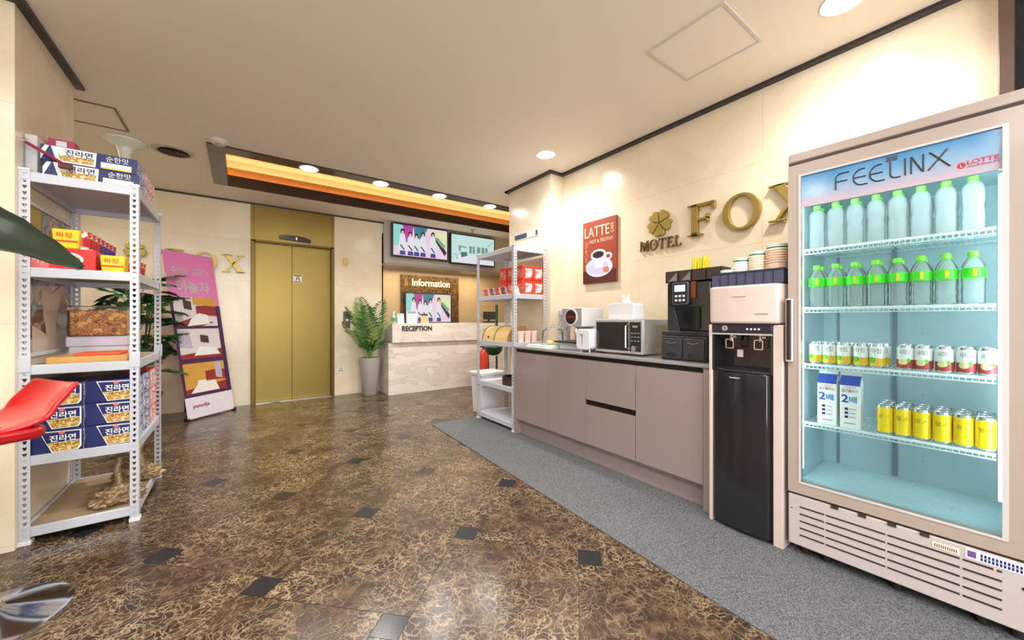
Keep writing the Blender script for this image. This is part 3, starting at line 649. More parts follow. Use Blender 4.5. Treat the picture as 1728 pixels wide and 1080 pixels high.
k = MB(); k.box(.1, .15, -.012, .012, .045, .07); obj('brush_head', k, pm('maroon_dark', c8(90, 16, 40), .4), t, bevel=.003)
t = thing('clear_bin', 'clear plastic tub on the left end of the left shelf top', 'tub', (-.88, 2.98, ZL[4]+.006))
k = MB(); k.ring([(0, 0), (.04, 0), (.04, .2), (0, .2)], [(.002, .002), (.038, .002), (.038, .198), (.002, .198)], .0, .2, plane='xy'); k.box(0, .04, 0, .2, 0, .003); obj('wall', k, pm('milky_plastic', (.85, .86, .88), .3, alpha=.4), t)

# ---- second shelf of the left unit: red carton, cups
t = thing('red_carton', 'long red noodle carton lying on the second shelf of the left unit', 'box', (-.865, 2.96, ZL[3]+.001))
k = MB(); k.box(0, .235, 0, .6, 0, .115); obj('carton', k, red, t, bevel=.003)
k = MB(); k.prism(ell(.13, .06, .06, .035, 20), -.0012, 0); k.prism(ell(.13, .06, .05, .027, 20), -.002, 0, 1); obj('front_print', k, [wpaper, noodle], t, smooth=False)
k = MB(); k.box(.01, .07, -.0012, 0, .01, .1); obj('pink_panel', k, pm('pale_red', c8(215, 110, 110), .5), t)
text('lettering', '라면', t, (.015, -.0014, .035), .05, .045, wpaper, ext=.0008)
def cup(name, label, loc, body, band, r=.042, h=.088, sq=False, grp=None, txt=None):
    t = thing(name, label, 'cup noodles', loc, 0, grp)
    k = MB()
    k.lathe([(r*.74, 0), (r*.76, .003), (r, h-.006), (r*1.05, h-.003), (r*1.05, h), (r, h)], n=20, mi=0); obj('cup', k, body, t)
    k = MB(); k.lathe([(r*.81+.0006, h*.2), (r*.93+.0006, h*.68)], n=20, cap=False); obj('band', k, band, t)
    k = MB(); k.lathe([(r*1.03, h+.0002), (r*1.0, h+.002), (.001, h+.002)], n=20, cap=False); obj('lid', k, band, t)
    return t
def square_pack(label, loc, txt, sz=(.105, .1, .075), grp=None):
    t = thing('cup_pack', label, 'noodle pack', loc, 0, grp); a, b, h = sz
    k = MB()
    v = [(a*.06, b*.06, 0), (a*.94, b*.06, 0), (a*.94, b*.94, 0), (a*.06, b*.94, 0), (0, 0, h), (a, 0, h), (a, b, h), (0, b, h)]
    k.add(v, [(3, 2, 1, 0), (4, 5, 6, 7), (0, 1, 5, 4), (1, 2, 6, 5), (2, 3, 7, 6), (3, 0, 4, 7)]); obj('wrap', k, yellow, t, bevel=.006)
    k = MB(); k.prism([(a*.08, h*.35), (a*.92, h*.35), (a*.93, h*.42), (a*.07, h*.42)], -.001, .004); obj('stripe', k, red, t)
    text('lettering', txt, t, (a*.15, -.0012, h*.55), a*.6, h*.28, red, ext=.0008)
square_pack('upper yellow square noodle pack standing on the red carton', (-.79, 2.965, ZL[3]+.117), '짜장', (.1, .1, .1))
square_pack('lower yellow square noodle pack at the front right of the left unit', (-.618, 2.965, ZL[3]+.001), '짜장', (.1, .1, .095))
redc = pm('red_cup', c8(190, 40, 50), .35); violet = pm('violet_cup', c8(72, 50, 130), .35); cupw = print_mat('cup_print', [c8(235, 210, 200), c8(210, 60, 60), c8(245, 235, 225)], 40)
c1 = None
for i in range(7):
    b_ = redc if i < 3 else violet
    lb = '%s small %s noodle cup from the front, in the row on the red carton' % (ORD[i], 'red' if i < 3 else 'violet')
    cup('noodle_cup', lb, (-.7, 3.035+.085*i, ZL[3]+.117), cupw, b_, r=.038, h=.1, grp='noodle cups on the red carton')
for i in range(4):
    cup('noodle_cup', '%s small red noodle cup from the front, in the row beside the right post' % ORD[i], (-.53, 3.1+.085*i, ZL[3]+.001), cupw, redc, r=.038, h=.095, grp='noodle cups by the right post')
square_pack('small yellow noodle pack behind the red cups', (-.59, 3.44, ZL[3]+.001), '짜장', (.07, .1, .08))
for i in range(3):
    t = thing('snack_book', ('black and white leaning snack packet near the rear right post, %s of three' % ORD[i]), 'packet', (-.6+.0*i, 3.54, ZL[3]+.001), 0)
    k = MB(); k.prism([(-.01+.03*i, 0), (.0+.03*i, 0), (-.05+.03*i+.04, .1), (-.06+.03*i+.04, .1)], 0, .08); obj('packet', k, [pm('packet_black', (.03, .03, .03), .4), wpaper, pm('packet_green', c8(60, 80, 50), .4)][i % 3], t)

# ---- third shelf: tray, snack jar, framed picture on the pillar
t = thing('wooden_tray', 'low wooden tray with an orange-red cover on the middle shelf of the left unit', 'tray', (-.815, 2.99, ZL[2]+.001))
k = MB(); k.box(0, .3, 0, .22, 0, .035); obj('tray', k, pm('honey_wood', c8(196, 150, 80), .4, var=.2, stretch=(1, 10, 1)), t, bevel=.003)
k = MB(); k.box(.09, .27, .02, .2, .035, .05); obj('cover', k, pm('orange_cover', c8(225, 80, 40), .5), t, bevel=.004)
text('lettering', 'SNACKS', t, (.2, -.0012, .01), .075, .016, darkt, ext=.0008) if False else None
t = thing('snack_box', 'clear box full of orange snacks on a pale base, middle shelf of the left unit', 'container', (-.835, 3.34, ZL[2]+.001))
k = MB(); k.box(.01, .25, .01, .2, 0, .07); obj('base', k, whitep, t, bevel=.006)
k = MB(); k.box(0, .26, 0, .21, .07, .13); obj('drawer', k, pm('lilac_plastic', c8(214, 205, 222), .4), t, bevel=.006)
k = MB(); k.box(.012, .248, .012, .2, .135, .29); obj('snacks', k, print_mat('orange_snacks', [c8(120, 60, 20), c8(205, 130, 50), c8(160, 90, 30), c8(235, 175, 90)], 42, .6), t, bevel=.01)
k = MB(); k.box(.004, .256, .004, .206, .131, .315); obj('clear_cover', k, clear_mat('clear_plastic', (.96, .97, .98), .15, .1, .07), t, bevel=.008)
t = thing('framed_picture', 'dark framed picture with beige shapes on the left pillar behind the shelf', 'picture', (-.885, 2.94, .93), R(90))
# local x runs along +Y, front (-y) faces +X
k = MB(); k.box(0, .66, -.012, 0, 0, .8); obj('canvas', k, print_mat('picture_art', [c8(60, 50, 46), c8(92, 80, 76), c8(150, 136, 128), c8(70, 60, 52), c8(88, 140, 150)], 5, .15), t)
k = MB(); k.ring([(0, 0), (.66, 0), (.66, .8), (0, .8)], [(.02, .02), (.64, .02), (.64, .78), (.02, .78)], -.02, 0); obj('frame', k, white, t, bevel=.002)
k = MB(); k.prism([(.1, .02), (.64, .02), (.64, .12), (.3, .1), (.1, .16)], -.0135, -.012); k.prism([(.28, .1), (.2, .36), (.34, .34), (.5, .4), (.4, .16), (.4, .1)], -.0142, -.012); obj('painted_figure', k, pm('beige_paint', c8(200, 185, 168), .3), t, smooth=False); k = MB(); k.prism([(.02, .55), (.2, .55), (.2, .78), (.02, .78)], -.0135, -.012); obj('painted_block', k, pm('ochre_paint', c8(170, 140, 50), .3), t, smooth=False)

# ---- bottom shelf: knotted root ornaments
from mathutils import noise as mn
def root_ornament(label, loc, s, sd):
    t = thing('root_ornament', label, 'ornament', loc)
    bm = bmesh.new(); bmesh.ops.create_icosphere(bm, subdivisions=5, radius=1)
    for v in bm.verts:
        p = v.co*1.6+Vector((sd, 0, 0)); n = mn.noise(p)+.6*mn.noise(p*2.6)+.4*mn.noise(p*6)+.25*mn.noise(p*13)
        v.co = v.co*(1+.42*n); v.co.x *= .125*s; v.co.y *= .11*s; v.co.z = max(0, v.co.z*.055*s+.04*s)
    me = bpy.data.meshes.new('root'); bm.to_mesh(me); bm.free(); me.materials.append(rootm)
    me.polygons.foreach_set('use_smooth', [True]*len(me.polygons))
    o = bpy.data.objects.new('root', me); COL.objects.link(o); o.parent = t
    k = MB(); k.tube([(.0, .02, .05*s), (.01, .03, .12*s), (.0, .04, .2*s), (.015, .04, .27*s)], .02*s, 10, r_end=.013*s); obj('stem', k, rootm, t)
rootm = pm('gilded_root', c8(150, 126, 92), .35, .3, var=.7, scale=40, bump=.8, bscale=40)
root_ornament('knotted gilded root ornament at the front of the bottom left shelf', (-.58, 3.08, ZL[0]+.001), .9, 1)
root_ornament('knotted gilded root ornament at the back of the bottom left shelf', (-.54, 3.44, ZL[0]+.001), .85, 7)

# ------------------------------------------------------------------ right shelf contents (local x = -Y, local y = +X)
redp = pm('red_orange_bag', c8(222, 62, 36), .35); snackp = print_mat('snack_print', [c8(222, 62, 36), c8(235, 225, 215), c8(60, 40, 70), c8(240, 120, 60), c8(222, 62, 36)], 34)
whitepr = print_mat('white_snack_print', [c8(235, 200, 190), c8(214, 205, 214), c8(240, 225, 220), c8(190, 150, 150), c8(226, 90, 60)], 14)
def red_box(label, loc, w_=.13, h_=.15, d_=.13):
    t = thing('snack_box', label, 'snack box', loc, 0, 'red snack boxes on the right shelf')
    k = MB(); k.box(0, w_, 0, d_, 0, h_); obj('carton', k, redp, t, bevel=.006)
    k = MB(); k.box(w_*.25, w_*.95, -.001, 0, h_*.15, h_*.8); obj('front_print', k, whitepr, t)
    k = MB(); k.box(-.001, 0, d_*.1, d_*.85, h_*.2, h_*.8); obj('side_print', k, snackp, t)
    return t
rb = None
for r in range(2):
    for j in range(3):
        for i in range(2):
            loc = (2.34+i*.135, 3.05+j*.15, ZL[3]+.001+r*.152)
            lb = 'red snack box, %s layer, %s from the counter end, %s column' % (('lower', 'upper')[r], ORD[j], ('front', 'wall side')[i])
            rb = red_box(lb, loc) if rb is None else dup(rb, loc, lb)
packm = [pm('packet_peach', c8(232, 190, 165), .4), pm('packet_brown', c8(130, 84, 60), .4), pm('packet_lilac', c8(190, 175, 200), .4), pm('packet_red', c8(215, 80, 50), .4)]
pk = 0
for j in range(11):
    t = thing('snack_packet', '%s small leaning snack packet from the counter end, front edge of the second shelf' % (ORD[j] if j < 10 else 'eleventh'), 'packet', (2.235, 3.06+j*.056, ZL[3]+.001), 0, 'small packets along the shelf front')
    k = MB(); k.prism([(0, 0), (.022, 0), (.062, .085), (.042, .085)], 0, .085, plane='yz'); obj('packet', k, packm[(j*7) % 4], t, bevel=.003)
    k = MB(); k.prism([(-.0012+.012, .024), (-.0012+.026, .06), (.03, .06), (.016, .024)], .01, .075, plane='yz'); obj('print', k, whitepr, t)
# roll top bread bin
t = thing('bread_bin', 'wooden roll-top bread bin on the middle shelf of the right unit', 'bread bin', (2.225, 3.66, ZL[2]+.001), RW)
wood = pm('light_wood', c8(222, 190, 130), .4, var=.12, stretch=(12, 1, 1)); woodd = pm('mid_wood', c8(158, 118, 70), .4, var=.12)
def arc(r, n=14, h=.16): return [(0, 0)]+[(.14-.14*math.cos(R(90*i/n)), h*math.sin(R(90*i/n))) for i in range(n+1)][1:]+[(.24, h), (.24, 0)]
k = MB(); k.prism(arc(0), .012, .50, plane='yz'); obj('roll_lid', k, wood, t, bevel=.001)
for a in (0, .24, .498):
    k = MB(); k.prism([(y-.004, z*1.04) for y, z in arc(0)], a, a+.016, plane='yz'); obj('side_panel', k, woodd, t)
k = MB(); k.lathe([(.008, -.02), (.012, -.012), (.006, 0)], (.14, .01, .045), 12, axis='y'); obj('knob', k, darkw, t)
t = thing('cup_tray', 'row of pale pink packed cups at the counter end of the middle shelf', 'cups', (2.3, 3.05, ZL[2]+.001))
for i in range(3):
    k = MB(); k.lathe([(.032, 0), (.04, .1), (.042, .11), (.04, .115)], (.05+.088*i, .05, 0), 16); obj('cup', k, pm('pink_cup', c8(240, 205, 195), .4), t)
t = thing('dark_tray', 'dark brown eight-sided basket on the fourth shelf of the right unit', 'basket', (2.36, 3.24, ZL[1]+.001))
oc = [(.12*math.cos(R(22.5+45*i)), .12*math.sin(R(22.5+45*i))) for i in range(8)]
k = MB(); k.ring(oc, [(a*.92, b*.92) for a, b in oc], 0, .09, plane='xy'); k.prism([(a*.95, b*.95) for a, b in oc], 0, .006, plane='xy'); obj('wall', k, pm('dark_brown', c8(52, 38, 34), .45), t)
# white bin past the shelf
t = thing('waste_bin', 'white plastic bin with a rim standing behind the right shelf', 'bin', (2.29, 3.77, 0))
k = MB(); v = [(.02, .02, 0), (.3, .02, 0), (.3, .24, 0), (.02, .24, 0), (0, 0, .46), (.32, 0, .46), (.32, .26, .46), (0, .26, .46)]
k.add(v, [(3, 2, 1, 0), (4, 5, 6, 7), (0, 1, 5, 4), (1, 2, 6, 5), (2, 3, 7, 6), (3, 0, 4, 7)]); obj('tub', k, whitep, t, bevel=.01)
k = MB(); k.box(-.015, .335, -.012, .275, .46, .5); obj('rim', k, whitep, t, bevel=.008)
k = MB(); k.box(-.02, .1, -.012, 0, .33, .35); obj('handle', k, whitep, t, bevel=.004)
# extinguisher and dark green cushion behind the shelf
t = thing('fire_extinguisher', 'red fire extinguisher standing behind the right shelf by the reception', 'extinguisher', (3.25, 5.3, 0))
k = MB(); k.lathe([(.07, 0), (.075, .02), (.075, .55), (.05, .62), (.025, .64)], n=20); obj('cylinder', k, redp, t)
k = MB(); k.cyl((0, 0, .64), .02, .04, 12); k.box(-.06, .02, -.01, .01, .67, .69); k.tube([(.02, 0, .66), (.09, 0, .64), (.1, 0, .3)], .01); obj('valve', k, blackm, t)
t = thing('green_stand', 'dark green rounded tub on a thin post behind the right shelf', 'stand', (3.22, 4.95, 0))
k = MB(); k.lathe([(.001, .56), (.08, .58), (.13, .63), (.15, .7), (.14, .71), (.001, .7)], n=24, cap=False); obj('tub', k, pm('bottle_green', c8(24, 70, 48), .4), t)
k = MB(); k.cyl((.06, 0, 0), .016, .56, 12); k.cyl((0.06, 0, .7), .022, .66, 12); k.cyl((0.03, 0, 0), .14, .02, 24); obj('post', k, MATS['bottle_green'], t)
t = thing('blue_notice', 'narrow dark blue and white notice strip on the pillar above the right shelf', 'sign', (2.64, 3.58, 2.05), RW)
k = MB(); k.box(0, .425, -.012, 0, 0, .062); obj('board', k, wpaper, t)
for a_, b_ in ((.004, .23), (.385, .42)): k = MB(); k.box(a_, b_, -.014, -.012, .004, .058); obj('blue_field', k, pm('slate_blue', c8(48, 62, 92), .4), t)
text('lettering', 'EMERGENCY', t, (.02, -.0142, .02), .19, .025, wpaper, ext=.0004) if False else None
k = MB(); k.box(.02, .38, -.004, 0, -.12, -.012); obj('paper', k, pm('pale_paper', c8(236, 226, 205), .5), t)

# ------------------------------------------------------------------ mat
k = MB(); k.add([(1.66, 3.76, 0), (1.52, .6, 0), (1.50, -1.2, 0), (2.79, -1.2, 0), (2.79, 2.94, 0), (2.62, 2.94, 0), (2.62, 3.76, 0)]+[(a, b, .006) for a, b in ((1.66, 3.76), (1.52, .6), (1.50, -1.2), (2.79, -1.2), (2.79, 2.94), (2.62, 2.94), (2.62, 3.76))],
      [(6, 5, 4, 3, 2, 1, 0), (7, 8, 9, 10, 11, 12, 13)]+[(i, (i+1) % 7, (i+1) % 7+7, i+7) for i in range(7)])
o = obj('floor_mat', k, speckle('grey_mat', c8(66, 67, 68), c8(122, 124, 126)), smooth=False); tag(o, 'long speckled grey mat in front of the counter and fridge', 'mat')

# ------------------------------------------------------------------ cabinet and worktop
lac = pm('taupe_lacquer', c8(146, 131, 128), .12, var=.02, scale=3, coat=.3)
dark = pm('handle_channel', c8(38, 34, 36), .3, .5)
cab = thing('base_cabinet', 'long glossy taupe base cabinet along the right wall', 'cabinet', (2.19, 2.985, .006), RW)
W = 1.895; zo = -.006
k = MB(); k.box(.02, W-.02, .022, .60, .13, .84+zo); obj('carcass', k, lac, cab)
k = MB(); k.box(.0, .02, -.002, .6, 0, .84+zo); obj('end_panel', k, lac, cab, bevel=.0015)
k = MB(); k.box(W-.035, W, -.002, .6, 0, .84+zo); obj('end_panel', k, lac, cab, bevel=.0015)
k = MB(); k.box(.02, W-.035, .06, .08, 0, .13); obj('plinth', k, lac, cab)
k = MB(); k.box(.02, W-.035, .012, .0215, .805, .834); k.box(.02, W-.035, .0, .0215, .826, .832); obj('handle_channel', k, dark, cab, bevel=.001)
for a, b, z0, z1, nm in ((.022, .486, .15, .802, 'door'), (.49, .934, .15, .802, 'door'), (.938, 1.392, .495, .802, 'drawer'), (.938, 1.392, .15, .455, 'drawer'), (1.397, 1.858, .15, .802, 'door')):
    k = MB(); k.box(a, b, 0, .021, z0, z1); obj(nm, k, lac, cab, bevel=.0012)
k = MB(); k.box(.938, 1.392, .010, .0215, .456, .494); k.box(.938, 1.392, .0, .0215, .482, .488); obj('handle_channel', k, dark, cab)
k = MB(); k.box(0, W+.003, -.012, .612, .842, .86); wt = obj('worktop', k, speckle('worktop_grey', c8(128, 122, 122), c8(160, 154, 154), 300, .25), bevel=.002); tag(wt, 'grey speckled worktop on the long taupe cabinet', 'worktop', None, (2.19, 2.985, 0), RW)
WT = .861

# ------------------------------------------------------------------ things on the worktop (root at front-left corner, facing -X)
def on(name, label, cat, X, Yl, z=WT, rz=RW): return thing(name, label, cat, (X, Yl, z), rz)
# microwave
t = on('microwave', 'silver and black microwave oven on the counter', 'microwave', 2.30, 2.045)
mw = .435; mh = .265; z0 = .012
silver = pm('silver_paint', c8(196, 194, 194), .3, .4)
k = MB(); k.box(0, mw, .015, .34, z0, mh); obj('case', k, silver, t, bevel=.005)
k = MB(); k.box(0, mw, 0, .016, z0, mh); obj('front_frame', k, silver, t, bevel=.004)
k = MB(); k.box(.012, .318, -.004, .002, z0+.02, mh-.02); obj('door', k, black, t, bevel=.003)
k = MB(); k.box(.325, .422, -.004, .002, z0+.02, mh-.02); cp = obj('control_panel', k, black, t, bevel=.003)
k = MB(); k.tube([(.312, -.004, .05), (.312, -.03, .06), (.312, -.03, mh-.05), (.312, -.004, mh-.04)], .007, 10); obj('handle', k, chrome, t)
k = MB(); k.lathe([(.02, -.022), (.02, -.004)], (.372, 0, .055), 20, axis='y'); obj('dial', k, chrome, cp)
k = MB()
for i in range(3):
    for j in range(3): k.box(.34+.027*j, .357+.027*j, -.0055, -.004, .105+.028*i, .111+.028*i)
k.box(.352, .395, -.0055, -.004, .205, .218); obj('buttons', k, grey, cp)
k = MB(); [k.cyl((a, b, 0), .012, .013, 10) for a in (.03, mw-.03) for b in (.04, .3)]; obj('feet', k, blackm, t)
k = MB(); [k.box(mw-.0005, mw+.001, .06+.02*i, .07+.02*i, .05, .22) for i in range(12)]; obj('side_vent', k, pm('vent_grey', c8(160, 152, 140), .5), t)
# tissue box
t = on('tissue_box', 'white tissue box with a tissue sticking out, on the microwave', 'tissue box', 2.385, 1.985, WT+mh+.001)
k = MB(); k.prism([(0, 0), (.235, 0), (.235, .11), (.2, .125), (.035, .125), (0, .11)], 0, .13); obj('box', k, whitep, t, bevel=.004)
k = MB(); k.prism(ell(.118, .065, .05, .02, 16), .125, .127, plane='xy'); obj('slot', k, grey, t)
k = MB()
n = 10
vs = []; 
for j in range(4):
    for i in range(n):
        a = 2*math.pi*i/n; r = (.045, .03, .022, .035)[j]*(1+.35*math.sin(3*a+j)); vs.append((.118+r*math.cos(a), .065+r*.5*math.sin(a), .127+(0, .02, .04, .05)[j]+(.018*math.sin(2*a) if j == 3 else 0)))
k.add(vs, [(j*n+i, j*n+(i+1) % n, (j+1)*n+(i+1) % n, (j+1)*n+i) for j in range(3) for i in range(n)]); obj('tissue', k, wpaper, t, solid=.001)
# black drawer box and coffee machine
t = on('capsule_box', 'black two-bay box under the coffee machine', 'box', 2.265, 1.447)
k = MB(); k.box(0, .3, .01, .42, 0, .155); obj('case', k, blackm, t, bevel=.004)
for a in (.012, .156):
    k = MB(); k.box(a, a+.132, 0, .011, .012, .14); fd = obj('bay_front', k, pm('charcoal', (.035, .036, .04), .35), t, bevel=.003)
    k = MB(); k.box(a+.03, a+.1, -.001, 0, .02, .05); obj('recess', k, black, fd)
    k = MB(); k.tube([(a+.03, -.003, .115), (a+.065, -.006, .108), (a+.1, -.003, .115)], .003); obj('handle', k, steel, fd)
t = on('coffee_machine', 'tall black automatic coffee machine with a small lit display', 'coffee machine', 2.285, 1.432, WT+.157)
k = MB(); k.box(-.02, .3, .0, .42, 0, .03); obj('drip_tray', k, blackm, t, bevel=.004)
k = MB(); k.box(.0, .288, .03, .42, .03, .345); obj('body', k, black, t, bevel=.008)
k = MB(); k.prism(rrect(.06, .225, .045, .19, .015), .018, .03); obj('spout_bay', k, pm('deep_black', (.006, .01, .01), .08), t, bevel=.002)
k = MB(); k.prism([(.02, .03), (.1, .03), (.06, .19), (.02, .19)], .012, .03); obj('water_tank', k, pm('smoky_plastic', (.03, .035, .035), .1), t, bevel=.003)
k = MB(); k.prism(rrect(.05, .16, .2, .345, .012), .006, .03); pn = obj('control_panel', k, pm('panel_steel', c8(110, 115, 122), .3, .7), t, bevel=.002)
k = MB(); k.prism(rrect(.058, .152, .207, .338, .01), .003, .006); obj('panel_face', k, pm('panel_black', (.02, .025, .03), .15), pn)
k = MB(); k.box(.07, .14, .001, .003, .285, .325); dp = obj('display', k, lamp_mat('lcd_blue', (.35, .5, 1), 1.6), pn)
k = MB(); k.box(.1, .135, .0, .001, .292, .318); obj('bright_icon', k, lamp_mat('lcd_white', (.9, .95, 1), 2), dp)
k = MB(); [k.box(.072+.026*i, .088+.026*i, .001, .003, .222+.027*j, .235+.027*j) for i in range(3) for j in range(2)]; obj('buttons', k, whitep, pn)
k = MB(); k.tube([(0, .2, .23), (-.03, .2, .235), (-.045, .18, .215)], .004); obj('steam_lever', k, blackm, t)
k = MB(); k.box(.17, .2, .02, .03, .24, .345); obj('copper_strip', k, pm('copper', c8(150, 90, 60), .3, .8), t)
# organiser on the coffee machine
t = on('condiment_rack', 'brown four-bay condiment rack on top of the coffee machine', 'rack', 2.31, 1.44, WT+.157+.347)
brn = pm('rack_brown', c8(66, 56, 50), .35, .2)
k = MB(); k.box(0, .36, 0, .004, 0, .075); k.box(0, .36, .11, .114, 0, .075); k.box(0, .36, 0, .114, 0, .004)
for i in range(5): k.box(.36/4*i-.002*(i > 0), .36/4*i+.003, 0, .114, 0, .075)
obj('tray', k, brn, t)
k = MB()
for i in range(2): k.prism([(.02+.09*i, .01), (.08+.09*i, .065), (.08+.09*i, .01)], -.001, 0)
obj('front_facets', k, pm('facet_grey', c8(128, 118, 120), .3), t)
t = on('coffee_sticks', 'bunch of yellow coffee stick packets in the rack above the coffee machine', 'packets', 2.33, 1.25, WT+.157+.347+.006)
for i in range(12):
    k = MB(); a = -.02+.016*(i % 6); b = .01+.03*(i//6); dx = .05*(a+.1)*(1 if i % 2 else 1.6)
    k.tube([(a, b, .0), (a+dx, b, .135+.016*math.sin(i*2.1))], .009, 6); obj('stick', k, yellow if i % 3 else pm('lime_print', c8(190, 200, 40), .4), t)
# toaster
t = on('toaster', 'small white toaster beside the microwave', 'toaster', 2.24, 2.2)
k = MB(); k.prism(rrect(0, .15, .02, .185, .035), 0, .26); obj('body', k, whitep, t, bevel=.006)
k = MB(); k.box(.064, .072, -.002, .004, .06, .14); obj('lever_slot', k, grey, t)
k = MB(); k.box(.055, .08, -.014, 0, .135, .15); obj('lever', k, grey, t, bevel=.003)
k = MB(); [k.cyl((a, b, 0), .007, .022, 8) for a in (.03, .12) for b in (.03, .23)]; obj('feet', k, whitep, t)
# white waffle / ice cream machine
t = on('ice_machine', 'white countertop dispenser machine with a round dark badge', 'machine', 2.31, 2.50)
k = MB(); k.box(0, .27, .02, .33, .0, .06); obj('base', k, white, t, bevel=.006)
k = MB(); k.box(-.02, .25, -.03, .2, .06, .075); obj('drip_tray', k, blackm, t, bevel=.003)
k = MB(); k.box(.02, .25, .2, .33, .06, .2); obj('column', k, pm('grey_front', c8(178, 174, 172), .3, .3), t, bevel=.004)
k = MB(); k.box(.0, .24, .06, .335, .2, .365); hd = obj('head', k, white, t, bevel=.008)
k = MB(); k.box(.0, .24, .055, .06, .21, .36); obj('front_plate', k, pm('grey_front', c8(178, 174, 172), .3, .3), hd)
k = MB(); k.prism(ell(.12, .285, .075, .075, 28), .047, .056); bd = obj('badge', k, whitep, hd)
k = MB(); k.prism(ell(.12, .285, .063, .063, 28), .044, .047); obj('badge_face', k, pm('badge_dark', c8(48, 22, 34), .3), bd)
text('lettering', 'LATTE', bd, (.075, .0438, .275), .09, .02, red, ext=.0008)
k = MB(); k.tube([(.12, .12, .2), (.12, .11, .16), (.13, .12, .13)], .012, 10); k.cyl((.12, .12, .13), .02, .03, 12); obj('spout', k, chrome, t)
# stack of cups cylinder
t = on('cup_dispenser', 'tall grey clear cup dispenser tube beside the white machine', 'dispenser', 2.55, 2.66)
k = MB(); k.lathe([(.058, 0), (.058, .31), (.05, .315)], (0, 0, 0), 24); obj('tube', k, print_mat('cup_grey', [c8(150, 148, 150), c8(205, 205, 210), c8(170, 168, 172)], 26, .25), t)
k = MB(); k.lathe([(.062, .31), (.062, .355), (.05, .365), (.001, .365)], n=24); obj('lid', k, white, t)
# cloche over a tray
t = on('cake_dome', 'clear dome over bread on a plate at the left end of the counter', 'cake dome', 2.36, 2.62, WT+.032)
k = MB(); k.lathe([(.105, 0), (.11, .004), (.001, .004)], n=28, cap=False); k.lathe([(.001, 0), (.105, 0)], n=28, cap=False); obj('plate', k, whitep, t)
k = MB(); k.lathe([(.1, .005), (.1, .1), (.09, .13), (.06, .15), (.012, .158), (.01, .17), (.014, .18), (.001, .185)], n=28, cap=False); obj('dome', k, clear_mat('dome_glass', (.985, .99, .99), .18, .03, .05), t)
k = MB()
for i in range(4): k.lathe([(.0, 0), (.03, .004), (.034, .018), (.02, .03), (.001, .033)], (.04*math.cos(i*1.6), .04*math.sin(i*1.6), .005), 12, cap=False)
obj('bread', k, pm('bread', c8(235, 200, 120), .6, var=.2), t)
t = on('serving_tray', 'stack of two shallow white trays at the left end of the counter', 'tray', 2.2, 2.84)
k = MB(); k.prism(rrect(0, .33, 0, .26, .03), 0, .014, plane='xy'); obj('lower_tray', k, pm('mint_white', c8(214, 230, 222), .3), t, bevel=.003)
k = MB(); k.prism(rrect(.01, .32, .01, .25, .03), .015, .03, plane='xy'); obj('upper_tray', k, whitep, t, bevel=.003)
t = on('yellow_carton', 'small yellow carton behind the microwave', 'box', 2.64, 1.50)
k = MB(); k.box(0, .04, 0, .1, 0, .2); obj('carton', k, pm('pale_yellow', c8(230, 220, 110), .5), t, bevel=.002)
k = MB(); k.box(.01, .03, -.001, 0, .05, .15); obj('print', k, greenp, t)

# ------------------------------------------------------------------ coffee poster on the right wall
t = thing('coffee_poster', 'brown coffee poster with a white cup and saucer on the right wall', 'poster', (2.81, 2.634, 1.475), RW); Wp, Hp = .41, .607
brown = pm('poster_rust', c8(150, 62, 40), .5, var=.2, scale=8); cupc = pm('cup_white', c8(230, 222, 240), .5)
k = MB(); k.box(0, Wp, -.03, -.005, 0, Hp); k.box(.05, Wp-.05, -.005, 0, .05, Hp-.05); obj('panel', k, brown, t, bevel=.002)
k = MB(); k.box(.001, Wp-.001, -.0308, -.03, .001, Hp*.2); obj('lower_band', k, pm('poster_dark', c8(84, 34, 26), .5), t)
k = MB(); q = -.031
k.prism(ell(Wp*.5, Hp*.25, Wp*.4, Hp*.155, 32), q-.001, q)
k.prism(ell(Wp*.48, Hp*.25, Wp*.31, Hp*.11, 32), q-.002, q, 1)
k.prism([(Wp*.3, Hp*.44), (Wp*.7, Hp*.46), (Wp*.62, Hp*.24), (Wp*.4, Hp*.22)], q-.003, q); k.prism(ell(Wp*.49, Hp*.44, Wp*.23, Hp*.09, 28), q-.004, q)
k.prism(ell(Wp*.49, Hp*.445, Wp*.17, Hp*.055, 24), q-.005, q, 2)
k.ring(ell(Wp*.78, Hp*.4, Wp*.11, Hp*.06, 20), ell(Wp*.78, Hp*.4, Wp*.06, Hp*.03, 20), q-.003, q)
k.prism(ell(Wp*.72, Hp*.2, Wp*.09, Hp*.045, 16), q-.004, q, 3)
obj('cup_picture', k, [cupc, pm('cup_lilac', c8(200, 188, 220), .5), pm('coffee_dark', c8(50, 30, 36), .3), pm('biscuit', c8(190, 130, 100), .5)], t, smooth=False)
crm = pm('poster_cream', c8(240, 205, 180), .5)
text('lettering', 'LATTE', t, (Wp*.06, q, Hp*.745), Wp*.75, Hp*.16, crm, bold=.0); text('lettering', 'HOT & FROTHY', t, (Wp*.22, q, Hp*.64), Wp*.7, Hp*.055, crm)
text('lettering', 'HOME', t, (Wp*.165, q, Hp*.29), Hp*.4, Wp*.1, pm('poster_tan', c8(190, 140, 90), .5), ux=(0, 0, 1), uy=(-1, 0, 0)); text('lettering', 'CAFE', t, (Wp*.93, q, Hp*.75), Hp*.15, Wp*.08, crm, ux=(0, 0, 1), uy=(-1, 0, 0))

